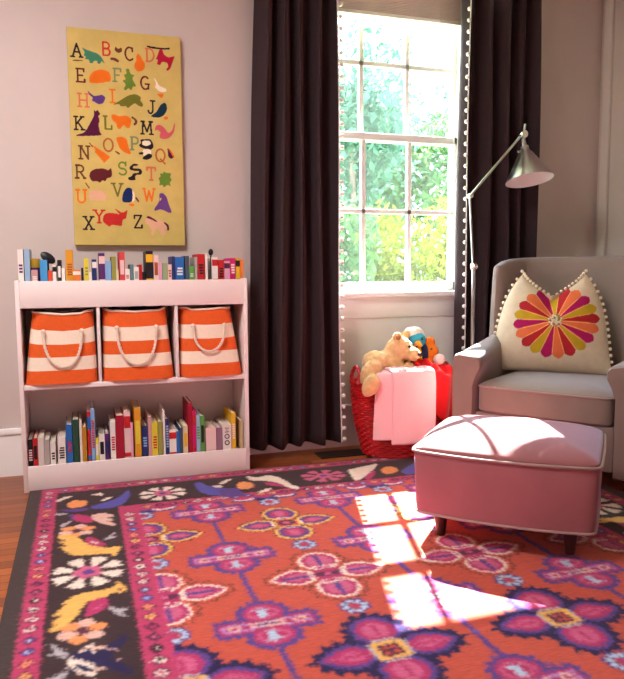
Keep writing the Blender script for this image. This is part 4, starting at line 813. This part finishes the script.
def pil_front(S, T, sgn=-1):
    x, z = pil_xy(S, T)
    b = .085 * (np.clip(1 - np.abs(S) ** 2.4, 0, 1) ** .6) * (np.clip(1 - np.abs(2 * T - 1) ** 2.6, 0, 1) ** .6)
    b = b * (1 - .35 * T) - .028 * np.exp(-(S / .18) ** 2) * np.clip((T - .62) / .38, 0, 1)
    b = b + .004 * np.sin(S * 9 + T * 14) * np.clip(1 - np.abs(S), 0, 1) * np.clip(T * (1 - T) * 4, 0, 1)
    if sgn > 0: b = b * .75
    y = sgn * b
    return x, z * math.sin(lean) + y * math.cos(lean), z * math.cos(lean) - y * math.sin(lean)
me = pp.mesh('cover_front', lambda X, Y: pil_front(X, Y))
link_mesh('cover_front', me, attr_mat('pillow_applique', .9, .06, 30, (1, 1, 1), .3, 350), pl_)
pb = Paint(-1, 1, 0, 1, .04, PC['lin']); me = pb.mesh('cover_back', lambda X, Y: pil_front(X, Y, 1)); link_mesh('cover_back', me, mat('pillow_linen', PC['lin'], .9), pl_)
edge = [(-1, k / 16) for k in range(17)] + [(-1 + 2 * k / 20, 1) for k in range(1, 20)] + [(1, 1 - k / 16) for k in range(17)]
pm = mat('ivory_pompom', (238, 224, 196), .95, bump=.8, bscale=300); o0 = None
for s, t_ in edge:
    q = [float(v) for v in pil_front(np.float64(s), np.float64(t_))]
    if o0 is None: o0 = MB().sphere((0, 0, 0), .0085, u=10, v=8).build('pom_pom', pm, pl_); o = o0
    else: o = o0.copy(); COL.objects.link(o); o.parent = pl_
    cxn = s if abs(s) == 1 else 0
    o.location = (q[0] + .006 * cxn, q[1] - .002, q[2] + (.010 if t_ == 1 else 0))
mb = MB(); rn = random.Random(4); s_, T_ = inv_s(fx, fz)
fy = [float(v) for v in pil_front(np.float64(s_), np.float64(T_))]
for k in range(34):
    a = k * 2.399; r_ = .033 * math.sqrt((k + .5) / 34)
    mb.sphere((fy[0] + r_ * math.cos(a), fy[1] - .004 - r_ * math.sin(a) * math.sin(lean) * -1, fy[2] + r_ * math.sin(a) * math.cos(lean)), .0052, mi=0 if rn.random() < .75 else 1, u=8, v=6)
mb.build('flower_centre', [pm, mat('olive_thread', (150, 130, 60), .9)], pl_)

# ------------------------------------------------------------------ floor lamp
lp = thing('floor_lamp', 'brushed steel adjustable floor lamp with a cone shade between the curtain and the armchair', 'floor lamp', (2.03, -.28, 0))
steel = mat('brushed_steel', (184, 182, 180), .28, metal=1, noise=.04, nscale=60, stretch=(1, 1, 12))
L = lambda x, y, z: Vector((x - 2.03, y + .28, z))
MB().lathe([(0, 0), (.105, 0), (.105, .012), (.098, .018), (.02, .024), (.012, .04), (0, .04)], n=36).build('base', steel, lp)
MB().lathe([(.0105, .03), (.0105, .99)], n=16).build('pole', steel, lp)
MB().lathe([(0, .985), (.013, .985), (.018, .992), (.018, 1.012), (.013, 1.02), (0, 1.02)], n=20).sphere((0, -.012, 1.003), .017).build('height_knob', mat('polished_steel', (225, 220, 214), .2, metal=1), lp)
A = L(1.999, -.28, 1.379); B = L(2.300, -.30, 1.712)
MB().tube([L(2.026, -.28, 1.0), A], .0058, 12).build('upper_rod', steel, lp)
MB().sphere(A, .0135).lathe([(0, -.016), (.012, -.016), (.012, .016), (0, .016)], A, 16, M=Matrix.Rotation(R(90), 4, 'X')).build('elbow_joint', mat('polished_steel', (225, 220, 214), .2, metal=1), lp)
MB().tube([A, B], .0072, 12).build('arm', steel, lp)
MB().lathe([(0, -.02), (.02, -.02), (.022, -.012), (.022, .012), (.02, .02), (0, .02)], B + Vector((0, -.01, 0)), 20, M=Matrix.Rotation(R(90), 4, 'X')).build('shade_joint', mat('polished_steel', (225, 220, 214), .2, metal=1), lp)
ax = Vector((.035, -.23, -1)).normalized()      # shade axis, pointing down and out
MQ = (-ax).to_track_quat('Z', 'Y').to_matrix().to_4x4()
apex = L(2.318, -.305, 1.640)
def shp(r, d): return (r, -d)
shd = MB().lathe([(.021, .012), (.023, -.01), (.032, -.022), (.036, -.026), (.126, -.176), (.1275, -.179)], apex, 40, M=MQ, cap=False).build('lamp_shade', steel, lp)
inn = MB().lathe([(.0, -.029), (.034, -.030), (.1235, -.175), (.1272, -.1792)], apex, 40, M=MQ, cap=False).build('shade_lining', mat('white_enamel', (250, 248, 248), .4), shd)
MB().lathe([(0, .065), (.006, .063), (.011, .055), (.013, .012), (.021, .008), (.021, -.012)], apex, 20, M=MQ).build('socket', steel, lp)
MB().tube([apex + MQ @ Vector((0, 0, .03)), B + Vector((.004, -.012, .0)), B + Vector((.012, -.012, .055))], .006, 10).build('shade_stem', steel, lp)
for s in (-1, 1): MB().tube([apex + MQ @ Vector((s * .02, 0, -.012)), apex + MQ @ Vector((s * .05, 0, -.022))], .004, 8).sphere(apex + MQ @ Vector((s * .052, 0, -.022)), .006).build('switch_knob', steel, shd)
MB().sphere(apex + MQ @ Vector((0, 0, -.10)), (.026, .026, .034)).build('bulb', mat('opal_glass', (244, 238, 230), .3), shd)
# ------------------------------------------------------------------ toy basket
red_w = mat('red_wicker', (186, 22, 28), .35, spec=.5, noise=.12, nscale=40)
bk = thing('wicker_basket', 'round red wicker toy basket under the window, full of plush toys', 'basket', (1.615, -.258, ZR))
NB = 150
def oval(a, b, z, amp=0, row=0):
    o = []
    for i in range(NB):
        t = 2 * PI * i / NB; d = amp * math.sin(t * NB / 6 + PI * (row % 2)) 
        o.append(((a + d) * math.cos(t), (b + d) * math.sin(t), z))
    return o
rows = 30; HB = .385; rings = []
for k in range(rows):
    f = k / (rows - 1); a = .215 + .065 * math.sin(min(1, f * 1.15) * PI / 2); b = .150 + .035 * f
    z0 = .002 + HB * f; h = HB / (rows - 1)
    rings += [oval(a - .004, b - .004, z0, .001, k), oval(a + .003, b + .003, z0 + h * .3, .0045, k), oval(a + .003, b + .003, z0 + h * .65, .0045, k)]
MB().loft(rings, True, False).build('woven_body', red_w, bk)
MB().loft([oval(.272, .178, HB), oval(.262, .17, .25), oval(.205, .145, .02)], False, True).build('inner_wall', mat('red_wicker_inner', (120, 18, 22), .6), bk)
for ph in range(3):
    if ph == 0: mb = MB()
    mb.tube([Vector((( .277 + .007 * math.cos(18 * t + ph * 2.09)) * math.cos(t), (.182 + .007 * math.cos(18 * t + ph * 2.09)) * math.sin(t), HB + .006 + .007 * math.sin(18 * t + ph * 2.09))) for t in [2 * PI * k / 160 for k in range(160)]], .0075, 6, closed=True)
mb.build('braided_rim', red_w, bk)
for sx in (-1, 1):
    mb = MB()
    for ph in range(2):
        pts = []
        for k in range(33):
            a = PI * k / 32; w_ = .05 * math.cos(a); z = HB + .005 + .085 * math.sin(a)
            pts.append(Vector((sx * (.27 - .01 * math.sin(a)) + .004 * math.cos(k * .8 + ph * PI), w_ * 1.1 + .004 * math.sin(k * .8 + ph * PI), z)))
        mb.tube(pts, .0065, 7)
    mb.build('handle', red_w, bk)
def blob(name, balls, m, parent=None, vox=.009, disp=.004, ds=.02, loc=(0, 0, 0)):
    mb = MB()
    for c, r, *ro in balls:
        M_ = None
        if ro: M_ = Matrix.Rotation(R(ro[0][1]), 4, ro[0][0])
        mb.sphere(c, r, u=20, v=14, M=M_)
    o = mb.build(name, m, parent)
    r_ = o.modifiers.new('join', 'REMESH'); r_.mode = 'VOXEL'; r_.voxel_size = vox; r_.use_smooth_shade = True
    s = o.modifiers.new('soft', 'SMOOTH'); s.iterations = 5
    if disp:
        tx = bpy.data.textures.new(name + '_fur', 'CLOUDS'); tx.noise_scale = ds; tx.noise_depth = 2
        d = o.modifiers.new('fur', 'DISPLACE'); d.texture = tx; d.strength = disp; d.mid_level = .5
    return o
fur = mat('tan_plush', (222, 178, 128), .95, sheen=.5, noise=.12, nscale=40, bump=.9, bscale=160)
bear = thing('teddy_bear', 'tan plush teddy bear slumped over the left rim of the red basket', 'soft toy', (1.53, -.27, .42))
B_ = lambda x, y, z: ((x - 1.55) * 1.12 + .0, (y + .27) * 1.1 - .01, (z - .45) * 1.12 + .045)
bbod = blob('bear_body', [(B_(1.55, -.25, .455), (.088, .085, .10)), (B_(1.475, -.28, .49), (.07, .07, .06)), (B_(1.43, -.335, .445), (.052, .05, .075), ('Y', 28)), (B_(1.405, -.395, .40), (.042, .04, .062), ('Y', 32)),
                   (B_(1.605, -.265, .545), (.075, .07, .066)), (B_(1.645, -.325, .525), (.042, .042, .036)), (B_(1.625, -.32, .44), (.05, .045, .05)), (B_(1.585, -.285, .605), (.027, .018, .027)), (B_(1.652, -.235, .606), (.027, .018, .027))], fur, bear, .008, .012, .018)
MB().sphere(B_(1.580, -.306, .603), (.014, .006, .014)).build('inner_ear', mat('brown_plush', (176, 118, 72), .95, bump=.8, bscale=200), bbod)
MB().sphere(B_(1.668, -.362, .526), (.015, .010, .011)).build('nose', mat('dark_nose', (52, 30, 26), .5), bbod)
for dx, dy, dz in ((1.622, -.337, .562), (1.668, -.320, .558)): MB().sphere(B_(dx, dy, dz), .007).build('eye', mat('bead_black', (20, 16, 16), .2), bbod)
bird = thing('plush_bird', 'yellow and turquoise plush bird with a white crest sitting upright in the red basket', 'soft toy', (1.70, -.22, .498))
C_ = lambda x, y, z: (x - 1.70, y + .22, z - .48)
blob('bird_body', [(C_(1.69, -.225, .47), (.07, .065, .09)), (C_(1.685, -.235, .525), (.06, .055, .045))], mat('yellow_plush', (246, 196, 44), .95, bump=.6, bscale=200), bird, .008, .005)
bhd = blob('head', [(C_(1.715, -.235, .590), (.05, .045, .048))], mat('turquoise_plush', (62, 168, 196), .95, bump=.6, bscale=200), bird, .008, .004)
blob('crest', [(C_(1.705, -.215, .632), (.055, .045, .032)), (C_(1.74, -.21, .615), (.03, .04, .03))], mat('white_plush', (240, 234, 226), .95, bump=.6, bscale=200), bird, .008, .006)
blob('wing', [(C_(1.745, -.255, .52), (.028, .03, .055))], mat('navy_plush', (36, 46, 84), .95, bump=.6, bscale=200), bird, .007, .003)
MB().lathe([(.02, 0), (.012, .03), (0, .05)], C_(1.70, -.275, .575), 14, M=Matrix.Rotation(R(100), 4, 'X')).build('beak', mat('orange_felt', (240, 140, 40), .9), bhd)
MB().sphere(C_(1.722, -.280, .602), .007).build('eye', mat('bead_black', (20, 16, 16), .2), bhd)
dog = thing('plush_puppy', 'orange plush puppy with a pale pink muzzle at the right of the basket', 'soft toy', (1.79, -.25, .512))
D_2 = lambda x, y, z: (x - 1.79, y + .25, z - .50)
blob('puppy_body', [(D_2(1.785, -.24, .46), (.055, .05, .07)), (D_2(1.79, -.25, .535), (.044, .04, .042)), (D_2(1.785, -.245, .583), (.035, .025, .032))], mat('orange_plush', (226, 118, 30), .95, bump=.7, bscale=180), dog, .007, .006)
blob('muzzle', [(D_2(1.815, -.30, .495), (.033, .03, .032))], mat('pale_pink_plush', (244, 206, 206), .95, bump=.7, bscale=180), dog, .007, .004)
MB().sphere(D_2(1.775, -.287, .552), .006).build('eye', mat('bead_black', (20, 16, 16), .2), dog)
# red fleece hanging over the right of the rim
def drape(path, wfun, nu, thick, folds_=.006, seed=0):
    """path: points (u along the drape) for the centre line; wfun(u) gives left and right points"""
    rn = random.Random(seed); ph = rn.random() * 6
    return lambda u, v: None
fl = mat('red_fleece', (222, 18, 28), .95, sheen=.4, bump=.6, bscale=220)
def rimpt(t, s=1.0, z=None): return Vector((1.615 + .285 * s * math.cos(t), -.250 + .188 * s * math.sin(t), .41 if z is None else z))
def fleece(u, v):
    t = R(-80 + 62 * u)      # around the rim
    if v < .35:
        f = v / .35; s = .35 + .72 * f; z = .50 - .06 * f ** 2 + .020 * math.sin(11 * u + 5 * f) + .010 * math.sin(19 * f + 4 * u)
        p = rimpt(t, s, z)
    else:
        f = (v - .35) / .65; s = 1.08 + .03 * math.sin(PI * f) + (.012 + .03 * f) * math.sin(17 * u + 2 * f); z = .44 - .02 * f - (.20 - .05 * math.cos(6 * u)) * f
        p = rimpt(t, s, z)
    return (p.x, p.y, p.z)
o = MB().grid(fleece, 30, 36).build('fleece_blanket', fl, fix=False)
s = o.modifiers.new('thickness', 'SOLIDIFY'); s.thickness = .016; s.offset = 1
s = o.modifiers.new('soft', 'SUBSURF'); s.levels = 1; s.render_levels = 1
tag(o, 'bright red fleece blanket bulging over the right rim of the basket', 'blanket')
# pale pink blanket folded over the front rim
pk = mat('pink_blanket', (244, 190, 196), .95, sheen=.3, bump=.7, bscale=140)
pkt = thing('folded_blanket', 'pale pink folded blanket hanging over the front of the red basket', 'blanket', (0, 0, 0))
def sheet(x0, x1, yo, zt, zb, name, lean=0):
    def fn(u, v):
        x = x0 + (x1 - x0) * u
        t = math.asin(max(-1, min(1, (x - 1.615) / .30))); yr = -.250 - .196 * math.cos(t)
        if v < .25:
            f = v / .25; y = yr + .16 * (1 - f) - yo; z = zt + .012 * math.sin(PI * f) - .01 * (1 - f)
        else:
            f = (v - .25) / .75; y = yr - yo - .012 * math.sin(min(1, f * 6) * PI / 2); z = zt - .012 * f - (zt - zb) * f - .012 * lean * u * f
            y += .004 * math.sin(10 * u + 2 * f) * f
            x += .012 * lean * f
        return (x, y, z)
    o = MB().grid(fn, 24, 40).build(name, pk, pkt, fix=False)
    s = o.modifiers.new('thickness', 'SOLIDIFY'); s.thickness = .014; s.offset = -1
    s = o.modifiers.new('soft', 'SUBSURF'); s.levels = 1; s.render_levels = 1
sheet(1.400, 1.60, .004, .455, .135, 'under_fold', -1)
sheet(1.470, 1.700, .022, .47, .118, 'over_fold', -.3)

# ------------------------------------------------------------------ outside
gnd = MB().box(-20, 40, .5, 90, -.75, -.7).build('lawn', mat('lawn_grass', (110, 140, 70), .95, noise=.2, nscale=3)); tag(gnd, kind='structure')
def leaf_mat(name, rgb, trans):
    m = bpy.data.materials.new(name); m.use_nodes = True; nt = m.node_tree; nt.nodes.clear()
    out = nt.nodes.new('ShaderNodeOutputMaterial'); d = nt.nodes.new('ShaderNodeBsdfDiffuse'); t = nt.nodes.new('ShaderNodeBsdfTranslucent'); mx = nt.nodes.new('ShaderNodeMixShader')
    d.inputs[0].default_value = lin(rgb) + [1]; t.inputs[0].default_value = lin(trans) + [1]; mx.inputs[0].default_value = .55
    nt.links.new(d.outputs[0], mx.inputs[1]); nt.links.new(t.outputs[0], mx.inputs[2]); nt.links.new(mx.outputs[0], out.inputs[0]); return m
bark = mat('bark', (110, 92, 80), .95, noise=.2, nscale=10)
def tree(label, x, y, zc, rad, hgt, n, size, m, seed, trunk=True, cat='tree', name='leafy_tree'):
    rn = random.Random(seed); t = thing(name, label, cat, (x, y, -.7), 0, 'greenery outside the window')
    mb = MB(); cl = [(rn.gauss(0, .45), rn.gauss(0, .45), rn.gauss(0, .42)) for _ in range(26)]
    for k in range(n):
        c = rn.choice(cl); p = Vector((c[0] + rn.gauss(0, .16), c[1] + rn.gauss(0, .16), c[2] + rn.gauss(0, .16)))
        if p.length > 1.25: p = p.normalized() * rn.uniform(.6, 1.2)
        p = Vector((p.x * rad, p.y * rad, zc + .7 + p.z * hgt)); 
        if p.z < .05: continue
        q = Matrix.Rotation(rn.random() * 6.28, 3, 'Z') @ Matrix.Rotation(rn.uniform(-1.2, 1.2), 3, 'X'); s = size * rn.uniform(.6, 1.3)
        mb.add([p + q @ Vector(v) for v in ((-s * .5, 0, 0), (0, -s * .9, s * .1), (s * .5, 0, 0), (0, s * .9, s * .1))], [(0, 1, 2, 3)])
    mb.build('foliage', m, t, smooth=False, fix=False)
    mb = MB()
    h = zc + .7
    mb.tube([(0, 0, 0), (.05, 0, h * .5), (-.04, .03, h), (.1, 0, h + hgt * .3)], [.10 * rad / 1.6, .07 * rad / 1.6, .05 * rad / 1.6, .01], 10)
    mb.build('trunk', bark, t)
    return t
lm1 = leaf_mat('leaf_mint', (72, 102, 88), (82, 118, 96)); lm2 = leaf_mat('leaf_lime', (104, 112, 44), (140, 144, 46)); lm3 = leaf_mat('leaf_green', (74, 102, 66), (90, 122, 74))
tree('tall mint green tree seen through the upper left panes of the window', 4.45, 7.6, 3.3, 1.25, 2.2, 4200, .10, lm1, 1)
tree('pale green tree seen through the upper right panes of the window', 6.3, 8.4, 2.9, 1.35, 2.3, 3200, .11, lm3, 2)
tree('distant green tree seen between the two nearer trees', 7.2, 12.5, 3.6, 2.0, 2.6, 4200, .14, lm1, 3)
tree('low green bush in the lower left panes of the window', 3.15, 4.6, 1.0, .5, .75, 2200, .065, lm3, 6, name='garden_shrub', cat='shrub')
tree('lime yellow bush in the lower middle panes of the window', 4.05, 5.1, 1.0, .6, .80, 2600, .065, lm2, 4, name='garden_shrub', cat='shrub')
tree('yellow green bush in the lower right panes of the window', 5.15, 5.6, 1.1, .6, .85, 2600, .065, lm2, 5, name='garden_shrub', cat='shrub')
